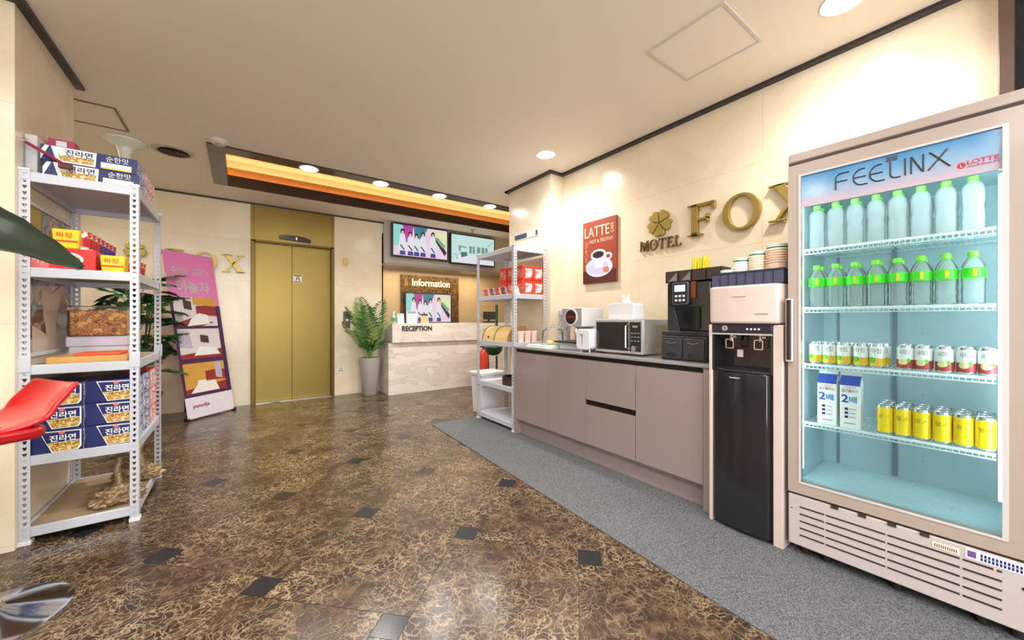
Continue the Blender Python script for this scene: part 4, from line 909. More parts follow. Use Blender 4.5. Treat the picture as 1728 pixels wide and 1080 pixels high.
# ------------------------------------------------------------------ water dispenser
rose = pm('rose_white', c8(206, 188, 180), .25, coat=.3)
t = thing('water_dispenser', 'tall water dispenser with a black front and rosy white top', 'water dispenser', (2.105, 1.062, .006), RW)
dw = .357
k = MB()
k.box(.0, .02, .02, .5, 0, 1.09); k.box(dw-.045, dw, .02, .5, 0, 1.09); k.box(.02, dw-.045, .25, .5, 0, 1.09); obj('side_panels', k, rose, t, bevel=.006)
k = MB()
prof = [(.0, .04), (.012, .012), (.04, 0), (dw-.05, 0), (dw-.018, .01), (dw, .04), (dw, .5), (0, .5)]
k.prism(prof, 1.095, 1.295, plane='xy'); obj('top_housing', k, rose, t, bevel=.012, seg=3)
k = MB(); k.prism([(.02, .03), (.06, .012), (.18, .0), (.29, .008), (dw-.045, .04), (dw-.045, .25), (.02, .25)], .02, .84, plane='xy'); obj('lower_front', k, black, t, bevel=.004)
k = MB(); k.box(.02, dw-.045, .14, .25, .84, 1.095); k.box(.02, .03, .02, .14, .84, 1.095); k.box(dw-.055, dw-.045, .02, .14, .84, 1.095); obj('tap_bay', k, black, t)
k = MB(); k.box(.02, dw-.045, .015, .14, 1.045, 1.094); cpn = obj('control_strip', k, pm('strip_dark', c8(40, 30, 42), .15), t, bevel=.004)
k = MB(); k.box(.02, dw-.045, .012, .02, 1.036, 1.044); obj('strip_line', k, silver, t)
k = MB(); k.ring(ell(.09, 1.07, .014, .014, 18), ell(.09, 1.07, .009, .009, 18), .012, .016); k.box(.084, .096, .013, .016, 1.067, 1.073); obj('round_button', k, silver, cpn)
k = MB(); [k.lathe([(.004, -.002), (.004, .004)], (.2+.018*i, .014, 1.067), 10, axis='y') for i in range(4)]; obj('indicator_lights', k, lamp_mat('violet_led', (.6, .5, 1), 2), cpn)
for a in (.1, .24):
    k = MB(); k.cyl((a, .07, 1.0), .01, .036, 12); k.box(a+.014, a+.032, .05, .07, 1.018, 1.03); tp = obj('tap', k, steel, t)
    k = MB(); k.ring(rrect(a-.022, a+.022, .96, 1.012, .008), rrect(a-.016, a+.016, .966, 1.008, .005), .045, .052); obj('lever', k, chrome, tp)
k = MB(); k.box(.1, .13, .136, .139, .91, .95); obj('care_label', k, wpaper, t)
k = MB(); k.prism([(.02, .03), (.1, .0), (.25, .0), (dw-.045, .03), (dw-.045, .14), (.02, .14)], .842, .85, plane='xy'); obj('drip_tray', k, blackm, t, bevel=.002)
text('lettering', 'FOXWATER', t, (.13, -.002, 1.235), .06, .007, grey, ext=.001) if False else None
k = MB(); k.box(.13, .2, -.0012, 0, 1.232, 1.238); k.box(.24, .3, -.0012, 0, 1.14, 1.147); obj('maker_mark', k, pm('taupe_mark', c8(160, 140, 132), .5), t)
k = MB(); k.box(.12, .17, -.0035, .004, .808, .813); obj('front_mark', k, silver, t)
k = MB(); k.box(.02, dw-.02, .05, .48, -.0, .02); obj('foot', k, blackm, t)
# basket and cups on top
t = on('cup_basket', 'low dark navy woven basket on top of the water dispenser', 'basket', 2.13, 1.045, 1.303)
bas = pm('basket_navy', c8(66, 66, 92), .5, var=.3, scale=60)
k = MB(); a, b, h = .338, .26, .068
k.ring([(0, 0), (a, 0), (a, b), (0, b)], [(.006, .006), (a-.006, .006), (a-.006, b-.006), (.006, b-.006)], 0, h, plane='xy'); k.box(.004, a-.004, .004, b-.004, 0, .004); obj('wall', k, bas, t)
k = MB(); [k.box(.0+.042*i, .0+.042*i+.004, -.003, 0, 0, h) for i in range(1, 8)]; [k.box(-.003, 0, .04*i, .04*i+.004, 0, h) for i in range(1, 6)]; k.ring([(-.004, -.004), (a+.004, -.004), (a+.004, b+.004), (-.004, b+.004)], [(.008, .008), (a-.008, .008), (a-.008, b-.008), (.008, b-.008)], h-.004, h+.004, plane='xy'); obj('weave_ribs', k, pm('basket_dark', c8(40, 38, 52), .5), t)
def cups(label, lx, ly, n_, r, col, tall):
    t = on('cup_stack', label, 'paper cups', 2.13+ly, 1.045-lx, 1.308)
    m = pm(*col); st = MB()
    k = MB(); z = 0
    k.lathe([(r*.8, 0), (r, tall*.55)], n=20)
    for i in range(n_):
        zz = tall*.55+(tall*.45)*i/n_; k.lathe([(r*.97, zz), (r*.99, zz+tall*.45/n_*.7), (r*1.06, zz+tall*.45/n_*.8), (r*1.06, zz+tall*.45/n_)], n=20)
    obj('cups', k, m, t)
    k = MB(); k.lathe([(r*1.0, tall), (r*.98, tall+.02), (r*1.04, tall+.024), (r*1.04, tall+.028)], n=20, cap=False); obj('top_cup', k, pm('cup_mint', c8(226, 240, 230), .5), t)
    k = MB(); k.lathe([(r*1.005, tall+.006), (r*.995, tall+.014)], n=20, cap=False); obj('print', k, pm('green_ink', c8(60, 110, 80), .5), t)
cups('shortest stack of white paper cups in the navy basket, at the left', .05, .07, 2, .034, ('cup_w', c8(238, 240, 236), .5), .06)
cups('second stack of white paper cups from the left in the navy basket', .115, .08, 4, .036, ('cup_w', c8(238, 240, 236), .5), .12)
cups('third stack of paper cups, peach below, in the navy basket', .19, .09, 5, .037, ('cup_p', c8(240, 215, 190), .5), .145)
cups('tallest and widest peach cup stack at the fridge end of the navy basket', .28, .1, 6, .048, ('cup_q', c8(232, 200, 176), .5), .17)

# ------------------------------------------------------------------ glass door fridge (local x = distance along the front, y = depth)
FR = R(-88.09)
fg = thing('drinks_fridge', 'large glass door drinks fridge with a printed blue header', 'fridge', (2.13, .687, .006), FR)
cream = pm('fridge_cream', c8(168, 152, 142), .3, coat=.2, var=.03); inner = pm('fridge_liner', c8(188, 212, 220), .35)
FW = .70; FD = .56; z6 = -.006
k = MB()
k.box(0, .02, .05, FD, .05, 1.865); k.box(FW-.02, FW, .05, FD, .05, 1.865); k.box(.02, FW-.02, FD-.03, FD, .05, 1.865); k.box(.02, FW-.02, .05, FD-.03, 1.80, 1.865); k.box(.02, FW-.02, .05, FD-.03, .05, .30)
obj('cabinet', k, cream, fg, bevel=.002)
k = MB(); k.box(.002, FW-.002, .002, .06, 1.846, 1.86); obj('cap_gap', k, pm('gap_dark', c8(60, 44, 38), .6), fg)
k = MB(); k.box(0, FW, 0, FD, 1.859, 1.902); obj('top_cap', k, cream, fg, bevel=.006)
k = MB()  # liner
k.box(.02, .032, .055, FD-.03, .345, 1.80); k.box(FW-.042, FW-.02, .055, FD-.03, .345, 1.80); k.box(.032, FW-.042, FD-.10, FD-.03, .345, 1.80); k.box(.02, FW-.02, .055, FD-.03, .30, .345); k.box(.032, FW-.042, .055, FD-.03, 1.69, 1.80)
ln = obj('liner', k, inner, fg)
k = MB(); [k.box(.04, FW-.05, .07+.022*i, .078+.022*i, .345, .352) for i in range(20)]; obj('floor_ribs', k, inner, ln)
k = MB(); k.box(.30, .315, FD-.112, FD-.10, .352, 1.69); obj('shelf_rail', k, pm('rail_grey', c8(120, 140, 152), .4), ln)
k = MB(); k.box(.09, .1, FD-.106, FD-.10, .352, 1.69); obj('shelf_rail', k, pm('rail_grey', c8(120, 140, 152), .4), ln)
for z in (.45, .76, 1.05, 1.33):
    k = MB(); k.lathe([(.004, -.003), (.004, .001)], (.40, FD-.1, z), 10, axis='y'); obj('screw', k, steel, ln)
# LED tubes inside, both sides, behind the door posts
led = lamp_mat('cool_led', (.78, .97, 1), 10.5)
k = MB(); k.box(.617, .642, .06, .085, .46, 1.64); obj('led_tube', k, led, fg, bevel=.004)
k = MB(); k.box(.034, .042, .06, .075, .40, 1.67); obj('led_tube', k, led, fg)
k = MB(); k.box(.08, .6, .022, .048, 1.668, 1.682); obj('led_tube', k, led, fg)
# door
dz0, dz1 = .298, 1.846
k = MB()
gx0, gx1, gz0, gz1 = .047, .628, .352, 1.79
k.box(0, gx0, 0, .045, dz0, dz1); k.box(gx1, FW, 0, .045, dz0, dz1); k.box(gx0, gx1, 0, .045, dz0, gz0); k.box(gx0, gx1, 0, .045, gz1, dz1)
dr = obj('door', k, cream, fg)
k = MB(); k.ring([(gx0-.006, gz0-.006), (gx1+.012, gz0-.006), (gx1+.012, gz1+.006), (gx0-.006, gz1+.006)], [(gx0+.003, gz0+.003), (gx1-.003, gz0+.003), (gx1-.003, gz1-.003), (gx0+.003, gz1-.003)], -.003, .004); obj('door_bead', k, pm('bead_white', c8(196, 190, 188), .25), dr, bevel=.001)
k = MB(); k.box(gx0, gx1, .012, .016, gz0, 1.642); obj('door_glass', k, clear_mat('fridge_glass', (.93, .985, .985), .25, .02, 0), dr)
# header print
def header_mat():
    m, nt, b = nodes('header_print'); N = nt.nodes; L = nt.links
    tc = N.new('ShaderNodeTexCoord'); sp = N.new('ShaderNodeSeparateXYZ'); L.new(tc.outputs['Object'], sp.inputs[0])
    nz = N.new('ShaderNodeTexNoise'); nz.inputs['Scale'].default_value = 9; L.new(tc.outputs['Object'], nz.inputs['Vector'])
    f = math_node(nt, 'MULTIPLY_ADD', sp.outputs['Z'], 6.6, -10.9); f = math_node(nt, 'ADD', f, math_node(nt, 'MULTIPLY_ADD', nz.outputs['Fac'], .5, -.25))
    cr = N.new('ShaderNodeValToRGB'); L.new(f, cr.inputs[0]); e = cr.color_ramp.elements
    e[0].position = .0; e[0].color = c8(180, 165, 175)+(1,); e[1].position = 1; e[1].color = c8(44, 120, 168)+(1,); q = e.new(.4); q.color = c8(125, 160, 190)+(1,)
    L.new(cr.outputs[0], b.inputs['Base Color']); L.new(cr.outputs[0], b.inputs['Emission Color']); b.inputs['Emission Strength'].default_value = .05; b.inputs['Roughness'].default_value = .12
    return m
k = MB(); k.box(gx0, gx1, .006, .016, 1.642, gz1); hp = obj('header_panel', k, header_mat(), dr)
# FEELINX drawn with thin rounded strokes
def strokes(name, parent, segs, x0, z0, w_, h_, r, m, y=.0045):
    k = MB()
    for s_ in segs: k.tube([(x0+a*w_, y, z0+b*h_) for a, b in s_], r, 6)
    return obj(name, k, m, parent)
def cc(cx, cy, rx, ry, a0, a1, n=10): return [(cx+rx*math.cos(R(a0+(a1-a0)*i/n)), cy+ry*math.sin(R(a0+(a1-a0)*i/n))) for i in range(n+1)]
S = [[(.0, 0), (.0, .7)]+cc(.06, .7, .06, .3, 180, 90)+[(.14, 1)], [(0, .5), (.12, .5)],
     cc(.27, .5, .09, .5, 75, 285)+[(.32, 0)], [(.18, .5), (.3, .5)], cc(.43, .5, .09, .5, 75, 285)+[(.48, 0)], [(.34, .5), (.46, .5)],
     [(.53, 1.0), (.53, .25)]+cc(.58, .25, .05, .25, 180, 270)+[(.62, 0)], [(.66, 0), (.66, 1)],
     [(.71, 0), (.71, .95)], [(.71, 1), (.8, .05)], [(.81, 0), (.81, 1)], [(.85, 0), (1.0, 1)], [(.86, 1), (1.02, 0)]]
strokes('lettering', hp, S, .176, 1.69, .325, .068, .0026, ink)
k = MB(); [k.prism(ell(.352+.012*math.cos(R(45+90*i)), 1.77+.007*math.sin(R(45+90*i)), .009, .0055, 10), .004, .006) for i in range(4)]; obj('leaf_mark', k, pm('leaf_dark', c8(50, 70, 90), .4), hp)
text('lettering', 'LOTTE', hp, (.547, .0055, 1.681), .072, .016, pm('crimson', c8(190, 20, 50), .4), bold=.02)
text('lettering', 'ALUMINIUM', hp, (.547, .0055, 1.67), .072, .008, pm('crimson', c8(190, 20, 50), .4))
k = MB(); k.prism(ell(.534, 1.682, .01, .011, 16), .0045, .006); obj('logo', k, pm('crimson', c8(190, 20, 50), .4), hp)
text('logo_letter', 'L', hp, (.531, .0044, 1.676), .006, .011, wpaper, ext=.0004)
k = MB(); k.prism(rrect(-.006, .022, .915, 1.215, .006), -.016, .0); hb = obj('handle', k, pm('handle_frame', c8(214, 206, 204), .3), dr, bevel=.003)
k = MB(); k.prism(rrect(-.001, .017, .925, 1.21, .004), -.024, -.014); obj('grip', k, pm('grip_brown', c8(46, 30, 30), .3), hb, bevel=.003)
# grille
k = MB(); k.box(0, FW, .004, .05, .05, .286); gr = obj('grille_panel', k, pm('fridge_cream2', c8(188, 177, 174), .35), fg, bevel=.004)
for i in range(5):
    z = .235-.033*i
    for a, b in ((.045, .136), (.142, .333), (.34, .53), (.537, .625)):
        k = MB(); k.box(a, b, .002, .006, z-.003, z+.003); obj('slot', k, pm('slot_dark', c8(44, 34, 34), .6), gr)
        if False: pass
k = MB(); k.box(.0, FW, .01, .04, .287, .297); [k.box(.16+.09*i, .185+.09*i, .0, .006, .276, .29) for i in range(4)]; obj('door_gap', k, pm('gap_dark', c8(60, 44, 38), .6), gr)
k = MB(); k.lathe([(.003, -.001), (.003, .004)], (.014, .003, .22), 10, axis='y'); k.lathe([(.006, -.001), (.006, .004)], (.672, .003, .2), 10, axis='y'); obj('screw', k, blackm, gr)
k = MB(); k.box(.462, .53, .0025, .004, .247, .268); lb = obj('sticker', k, pm('cream_sticker', c8(226, 216, 196), .5), gr)
text('print', 'IIIIIIIIIII', lb, (.468, .0024, .251), .055, .012, ink, ext=.0004)
k = MB(); k.box(.543, .685, .0025, .004, .246, .28); lb = obj('sticker', k, pm('lilac_sticker', c8(214, 214, 232), .5), gr)
text('print', 'KC 1588-2020', lb, (.575, .0024, .262), .1, .012, navy, ext=.0004) if False else None
k = MB(); [k.box(.578+.0085*i, .583+.0085*i, .0022, .0026, .251, .274) for i in range(11)]; k.box(.575, .675, .0021, .0024, .2615, .2635, 1); obj('print', k, [navy, pm('lilac_sticker', c8(214, 214, 232), .5)], lb)
k = MB(); k.box(.548, .568, .0022, .0026, .253, .275); obj('badge_print', k, pm('violet_red', c8(120, 70, 140), .5), lb)
k = MB(); k.lathe([(.0035, -.001), (.0035, .004)], (.61, .003, .235), 10, axis='y'); obj('pilot_light', k, lamp_mat('orange_led', (1, .3, .1), 3), gr)
for a in (.05, .13, .36, .58, .66):
    k = MB(); k.cyl((a, .07, .0), .018, .035, 12, axis='z'); k.cyl((a, .07, .03), .006, .025, 8); obj('foot', k, blackm, fg)
k = MB(); k.box(.06, .64, .12, .5, .03, .05); obj('underside', k, blackm, fg)
# wire shelves
shm = pm('shelf_wire', c8(230, 240, 242), .3)
SH = [1.453, 1.171, .90, .618]
for z in SH:
    k = MB(); k.box(.036, .612, .095, .103, z-.006, z+.004); k.box(.036, .612, .105, .112, z-.022, z-.018); k.box(.036, .612, .45, .456, z-.006, z)
    for i in range(36): a = .04+.0161*i; k.box(a, a+.0028, .103, .45, z-.004, z-.001); k.box(a, a+.0028, .099, .103, z-.02, z-.006)
    k.box(.036, .612, .27, .275, z-.007, z-.004)
    obj('wire_shelf', k, shm, fg)
# --- drinks: world placement helper
fM = Matrix.Translation((2.13, .687, .006)) @ Matrix.Rotation(FR, 4, 'Z')
def fp(s_, y, z): v = fM @ Vector((s_, y, z)); return (v.x, v.y, v.z)
plast = clear_mat('bottle_plastic', (.985, 1, .995), .14, .05, .2, (.97, 1, .99)); capg = pm('lime_cap', c8(130, 230, 60), .35)
plast2 = clear_mat('bottle_plastic_light', (.985, 1, .995), .14, .05, .33, (1, 1, 1))
lime = pm('lime_label', c8(60, 225, 30), .4)
def bottle(label, loc, labelled):
    t = thing('water_bottle', label, 'bottle', loc, FR, 'green label bottles on the second fridge shelf' if labelled else 'water bottles on the top fridge shelf')
    r = .031
    if labelled: pr = [(r*.8, 0), (r*.95, .004), (r, .012), (r*.93, .03), (r, .05), (r*.93, .07), (r, .09), (r, .105), (r, .135), (r*.93, .15), (r*.66, .168), (r*.42, .18), (r*.4, .188)]
    else: pr = [(r*.8, 0), (r*.97, .004), (r, .012), (r*.95, .025), (r, .04), (r*.95, .055), (r, .07), (r*.92, .085), (r*.9, .095), (r, .11), (r, .15), (r*.94, .168), (r*.75, .18), (r*.45, .188), (r*.42, .194)]
    k = MB(); k.lathe(pr, n=20); obj('body', k, plast if labelled else plast2, t)
    zt = pr[-1][1]
    k = MB(); k.lathe([(r*.46, zt-.006), (r*.47, zt+.012), (r*.42, zt+.014), (.001, zt+.014)], n=16); obj('cap', k, capg, t)
    if labelled:
        k = MB(); k.lathe([(r*1.01, .1), (r*1.015, .138)], n=20, cap=False); lb = obj('label_wrap', k, lime, t)
        k = MB(); k.lathe([(r*1.03, .105), (r*1.03, .133)], n=40, cap=False)
        # keep only a narrow yellow field facing the door
        vs_ = k.v; fs_ = [f for f in k.f if all(vs_[i][1] < -.02 and abs(vs_[i][0]-.005) < .008 for i in f)]
        k.f = fs_; k.mi = [0]*len(fs_); obj('yellow_field', k, yellow, lb)
    return t
xs = [.078, .148, .216, .286, .353, .421, .489, .558]
for lab, z in ((False, SH[0]), (True, SH[1])):
    proto = None
    for row, y in enumerate((.138, .21)):
        for i, x in enumerate(xs):
            w_ = ('green-labelled water bottle' if lab else 'plain water bottle with green cap')
            lb = '%s, %s from the handle side, %s row, %s fridge shelf' % (w_, ORD[i], ('front', 'second', 'third')[row], 'second' if lab else 'top')
            proto = bottle(lb, fp(x, y, z+.005), lab) if proto is None else dup(proto, fp(x, y, z+.005), lb)
# cans
canm = pm('can_steel', c8(196, 200, 205), .25, .9)
def can(name, label, loc, kind, r, h, grp):
    t = thing(name, label, 'can', loc, FR, grp)
    k = MB(); k.lathe([(r*.86, 0), (r*.96, .003), (r, .008), (r, h-.01), (r*.9, h-.003), (r*.9, h), (r*.84, h), (r*.82, h-.003), (.001, h-.003)], n=24); 
    obj('shell', k, canm, t)
    if kind == 'rice': wm_, lm = pm('can_white', c8(238, 240, 236), .3), yellow
    elif kind == 'pear': wm_, lm = pm('can_white', c8(238, 240, 236), .3), pm('can_maroon', c8(176, 50, 56), .35)
    else: wm_, lm = pm('can_yellow', c8(250, 215, 20), .3), pm('can_gold', c8(225, 185, 20), .3)
    k = MB(); k.lathe([(r*1.004, .009), (r*1.004, h*.42)], n=24, cap=False, mi=1 if kind != 'beer' else 0); k.lathe([(r*1.004, h*.42), (r*1.004, h-.011)], n=24, cap=False); wr = obj('wrap', k, [wm_, lm], t)
    def curved(pts, m, nm, off=1.012):
        k = MB(); n_ = len(pts); 
        k.add([(r*off*math.sin(a), -r*off*math.cos(a), z) for a, z in pts], [tuple(range(n_))]); obj(nm, k, m, wr, smooth=False)
    def blob(a, z, ra, rz_, m, nm, off=1.012, n_=12):
        # fan of strips following the curve
        k = MB(); 
        for i in range(8):
            u0 = -1+2*i/8; u1 = -1+2*(i+1)/8; h0 = math.sqrt(max(0, 1-u0*u0))*rz_; h1 = math.sqrt(max(0, 1-u1*u1))*rz_
            q_ = lambda u, dz: (r*off*math.sin(a+u*ra), -r*off*math.cos(a+u*ra), z+dz)
            k.add([q_(u0, -h0), q_(u1, -h1), q_(u1, h1), q_(u0, h0)], [(0, 1, 2, 3)])
        obj(nm, k, m, wr)
    if kind == 'rice':
        blob(-.5, h*.33, .5, h*.12, greenp, 'leaf_print'); blob(.45, h*.25, .35, h*.17, pm('corn', c8(235, 170, 40), .4), 'grain_print')
    if kind == 'pear':
        blob(-.2, h*.33, .6, h*.12, pm('pear_print', c8(225, 222, 150), .4), 'fruit_print'); blob(.5, h*.4, .25, h*.08, greenp, 'leaf_print', 1.02)
    s_ = {'rice': '아침', 'pear': '사이다', 'beer': '망고'}[kind]
    me_ = MB(); text('x', s_, None, (0, 0, 0), r*1.25, h*(.22 if kind != 'beer' else .14), None, ext=.0, mb=me_)
    z0_ = h*(.6 if kind != 'beer' else .55)
    me_.v = [(r*1.016*math.sin((x-r*.62)/r), -r*1.016*math.cos((x-r*.62)/r), z+z0_) for x, y, z in me_.v]
    obj('lettering', me_, pm('can_ink', c8(50, 56, 80), .5) if kind != 'beer' else pm('can_ink2', c8(120, 110, 60), .5), wr, smooth=False)
    if kind == 'beer':
        k = MB(); k.ring([(r*.35*math.cos(a_*.3+.1), r*.35*math.sin(a_*.3+.1)-.002) for a_ in range(21)], [(r*.25*math.cos(a_*.3+.1), r*.25*math.sin(a_*.3+.1)-.002) for a_ in range(21)], h-.0028, h-.001, plane='xy'); obj('pull_tab', k, canm, t)
    return t
for kind, xs_, nm in (('rice', (.077, .128, .179, .238, .291), 'white, green and yellow drink can'), ('pear', (.377, .428, .486, .541, .594), 'white and maroon drink can')):
    proto = None
    for row, y in enumerate((.128, .188)):
        for i, x in enumerate(xs_):
            lb = '%s, %s from the %s, %s row, third fridge shelf' % (nm, ORD[i], 'handle side' if kind == 'rice' else 'middle gap', ('front', 'back')[row])
            loc = fp(x if kind == 'pear' or row == 0 else x+.012, y, SH[2]+.005)
            proto = can('drink_can', lb, loc, kind, .0255, .104, 'short cans on the third fridge shelf') if proto is None else dup(proto, loc, lb)
proto = None
for row, y in enumerate((.132, .19, .248)):
    for i, x in enumerate((.315, .369, .424, .479, .534, .588)):
        lb = 'yellow drink can, %s from the cartons, %s row, lowest fridge shelf' % (ORD[i], ('front', 'middle', 'back')[row])
        loc = fp(x, y, SH[3]+.005)
        proto = can('yellow_can', lb, loc, 'beer', .0262, .124, 'yellow cans on the lowest fridge shelf') if proto is None else dup(proto, loc, lb)
def carton(label, loc):
    t = thing('drink_carton', label, 'carton', loc, FR); w_ = .07; h = .205
    k = MB(); k.box(-w_/2, w_/2, 0, w_, 0, h); k.prism([(0, h), (w_, h), (w_/2+.003, h+.03), (w_/2+.003, h+.045), (w_/2-.003, h+.045), (w_/2-.003, h+.03)], -w_/2, w_/2, plane='yz'); obj('box', k, wpaper, t, bevel=.0015)
    k = MB(); k.prism([(-.001, h-.012), (-.001, h), (w_/2-.0045, h+.03), (w_/2-.0035, h+.03), (.001, h-.0), (.001, h-.012)], -w_/2, w_/2, plane='yz'); obj('blue_band', k, blue, t)
    text('numeral', '2', t, (-.03, -.001, .115), .025, .036, blue, bold=.02); text('unit', '배', t, (-.002, -.001, .115), .026, .03, pm('cyan_print', c8(60, 140, 200), .4), bold=.02)
    text('lettering', '밀크플러스', t, (-.028, -.001, .162), .056, .014, ink); text('small_lettering', '더 건강하게', t, (-.02, -.001, .181), .04, .007, red)
    k = MB(); [k.box(-.018, -.006, -.001, 0, .045+.018*i, .056+.018*i) for i in range(3)]; obj('icons', k, navy, t)
    k = MB(); [k.box(-.002, .02, -.001, 0, .049+.018*i, .052+.018*i) for i in range(3)]; k.box(-.02, .02, -.001, 0, .02, .024); obj('small_print', k, grey, t)
    return t
c0 = carton('left white and blue drink carton on the lowest fridge shelf, by the door post', fp(.123, .105, SH[3]+.005)); dup(c0, fp(.205, .105, SH[3]+.005), 'right white and blue drink carton on the lowest fridge shelf, nearer the yellow cans')

# ------------------------------------------------------------------ roll-up banner by the back wall
b0, b1 = Vector((-.465, 5.43, .02)), Vector((-.06, 5.83, .02)); wv = (b1-b0); wd = wv.length; nrm = Vector((wv.y, -wv.x, 0)).normalized()
ang = math.atan2(wv.y, wv.x)
t = thing('standing_banner', 'pink standing banner with three room photographs left of the elevator', 'banner', b0, ang)
H = 1.86; lean = .18
def bp(a, h, o=0.0): return (a*wd-.17*h/1.86*.75, lean*h/H-o+.0, h)
k = MB()
def bpoly(pts, mi, o): k.add([bp(a, h, o) for a, h in pts], [tuple(range(len(pts)))], mi)
n_ = 10
bpoly([(0, 0), (1, 0), (1, H), (0, H)], 0, 0)
obj('sheet', k, pm('banner_pink', c8(236, 132, 194), .55), t, smooth=False, solid=.002)
k = MB(); bpoly([(.0, .2), (1, .2), (1, 1.27), (.96, 1.27), (.0, 1.31)], 0, .003); obj('plum_field', k, pm('plum', c8(72, 40, 84), .5), t, smooth=False)
k = MB(); bpoly([(.0, 0), (1, 0), (1, .235), (0, .235)], 0, .004); obj('footer', k, pm('footer_white', c8(232, 228, 236), .5), t, smooth=False)
rm = [pm('photo_wall', c8(225, 215, 215), .5), pm('photo_orange', c8(215, 160, 70), .5), pm('photo_red', c8(150, 50, 45), .5), wpaper, pm('photo_dark', c8(70, 50, 50), .5), pm('photo_lilac', c8(190, 180, 200), .5)]
for i, z in enumerate((1.03, .66, .27)):
    k = MB(); h = (.33, .34, .34)[i]; x1_ = .9
    def q_(pts, mi, o): bpoly([(.05+a*(x1_-.05), z+b*h) for a, b in pts], mi, o)
    q_([(0, 0), (1, 0), (1, 1), (0, 1)], 0 if i < 2 else 1, .005); q_([(.5, .4), (1, .35), (1, .75), (.5, .7)] if i != 1 else [(0, .4), (.3, .35), (.25, .9), (0, 1)], 2 if i != 1 else 5, .006)
    q_([(0, .0), (.6, .0), (.9, .12), (.4, .3), (.0, .1)] if i == 0 else [(0, 0), (1, 0), (1, .3), (0, .15)], 2, .0065)
    q_([(.25, .0), (.8, .08), (.75, .4), (.55, .45), (.35, .25)] if i == 0 else ([(.3, .1), (.95, .1), (.85, .35), (.45, .4)] if i == 1 else [(.1, .02), (.8, .02), (.72, .36), (.5, .35), (.48, .42), (.3, .42), (.28, .3)]), 3, .007)
    q_([(.22, .6), (.4, .55), (.4, .85), (.22, .9)] if i == 0 else ([(.5, .55), (.7, .5), (.7, .75), (.5, .8)] if i == 1 else [(.75, .45), (.92, .4), (.92, .95), (.75, 1)]), 4 if i < 2 else 5, .0075)
    q_([(.45, .75), (1, .7), (1, 1), (.45, 1)], 1 if i != 1 else 0, .0072)
    obj('room_photo', k, rm, t, smooth=False)
def btext(nm, s, a, z, w_, h_, m, o=.004, bold=0):
    e = MB(); text('x', s, None, (0, 0, 0), w_, h_, None, ext=.0, mb=e, bold=bold)
    e.v = [bp(a+x/wd, z+zz, o) for x, y, zz in e.v]; obj(nm, e, m, t, smooth=False)
btext('lettering', '숙박도 초특가', .10, 1.60, .43, .1, wpaper, bold=.01); btext('headline', '야놀자', .16, 1.40, .38, .15, wpaper, bold=.03); btext('small_lettering', '뉴폭스', .48, 1.335, .12, .04, wpaper)
btext('footer_lettering', 'yanolja', .12, .1, .2, .055, pm('magenta_print', c8(200, 40, 120), .5), .006, bold=.02)
k = MB(); k.tube([bp(.5, .9, -.02), (wd/2-.06, .32, .9), (wd*.5-.03, .34, .01)], .008); k.tube([bp(0, 0.004, -.01), (0, .02, 0.0)], .008); k.tube([bp(0, .01, -.012), bp(.5, .9, -.012), bp(1, H-.01, -.012)], .006); k.tube([bp(1, .01, -.012), bp(.5, .9, -.012), bp(0, H-.01, -.012)], .006); obj('stand', k, blackm, t)
k = MB(); k.box(-.012, .012, -.02, .03, -.02, .012); k.box(wd-.012, wd+.012, -.02, .03, -.02, .012); obj('feet', k, blackm, t)

# ------------------------------------------------------------------ plants
leafg = pm('palm_green', c8(76, 128, 66), .4, var=.3, scale=8); leafl = pm('palm_light', c8(160, 190, 110), .4, var=.25, scale=8); leafd = pm('dark_leaf', c8(34, 70, 36), .35, var=.35, scale=6)
def frond(mb, rootp, az, length, rise, droop, leaflets, ll, lw, mi=0, nocross=None):
    pts = []; p = Vector(rootp); d = Vector((math.cos(az)*math.cos(rise), math.sin(az)*math.cos(rise), math.sin(rise))); n = 14; st = length/n
    for i in range(n+1):
        pts.append(p.copy()); p = p+d*st; d = (d+Vector((0, 0, -droop/n))).normalized()
    mb.tube(pts, .004, 5, mi, .0015)
    for i in range(leaflets):
        f = .28+.72*i/(leaflets-1); q = f*n; a = int(min(q, n-1)); pos = pts[a].lerp(pts[a+1], q-a); dd = (pts[a+1]-pts[a]).normalized()
        side = dd.cross(Vector((0, 0, 1))).normalized(); up = side.cross(dd).normalized()
        L_ = ll*(math.sin(math.pi*min(1, .12+.88*f)*.98)**.6)*(1-.25*f)
        for s_ in (-1, 1):
            ld = (side*s_*.75+dd*.75+up*.12+Vector((0, 0, random.uniform(-.2, .05)))).normalized()
            w_ = ld.cross(up).normalized()*lw*.5
            m1 = pos+ld*L_*.5-Vector((0, 0, .03*L_)); tip = pos+ld*L_-Vector((0, 0, .22*L_))
            mb.add([pos, m1-w_, tip, m1+w_], [(0, 1, 2), (0, 2, 3)], mi)
t = thing('potted_palm', 'feathery green palm in a tall grey pot beside the reception counter', 'potted plant', (1.585, 5.84, 0))
k = MB(); k.lathe([(.10, 0), (.108, .01), (.15, .5), (.152, .55), (.145, .555), (.138, .545), (.13, .49), (.001, .49)], n=32, cap=False); obj('pot', k, pm('pot_grey', c8(165, 160, 156), .35), t)
k = MB(); k.lathe([(.13, .495), (.001, .5)], n=20, cap=False); obj('soil', k, pm('soil', c8(50, 40, 30), .9), t)
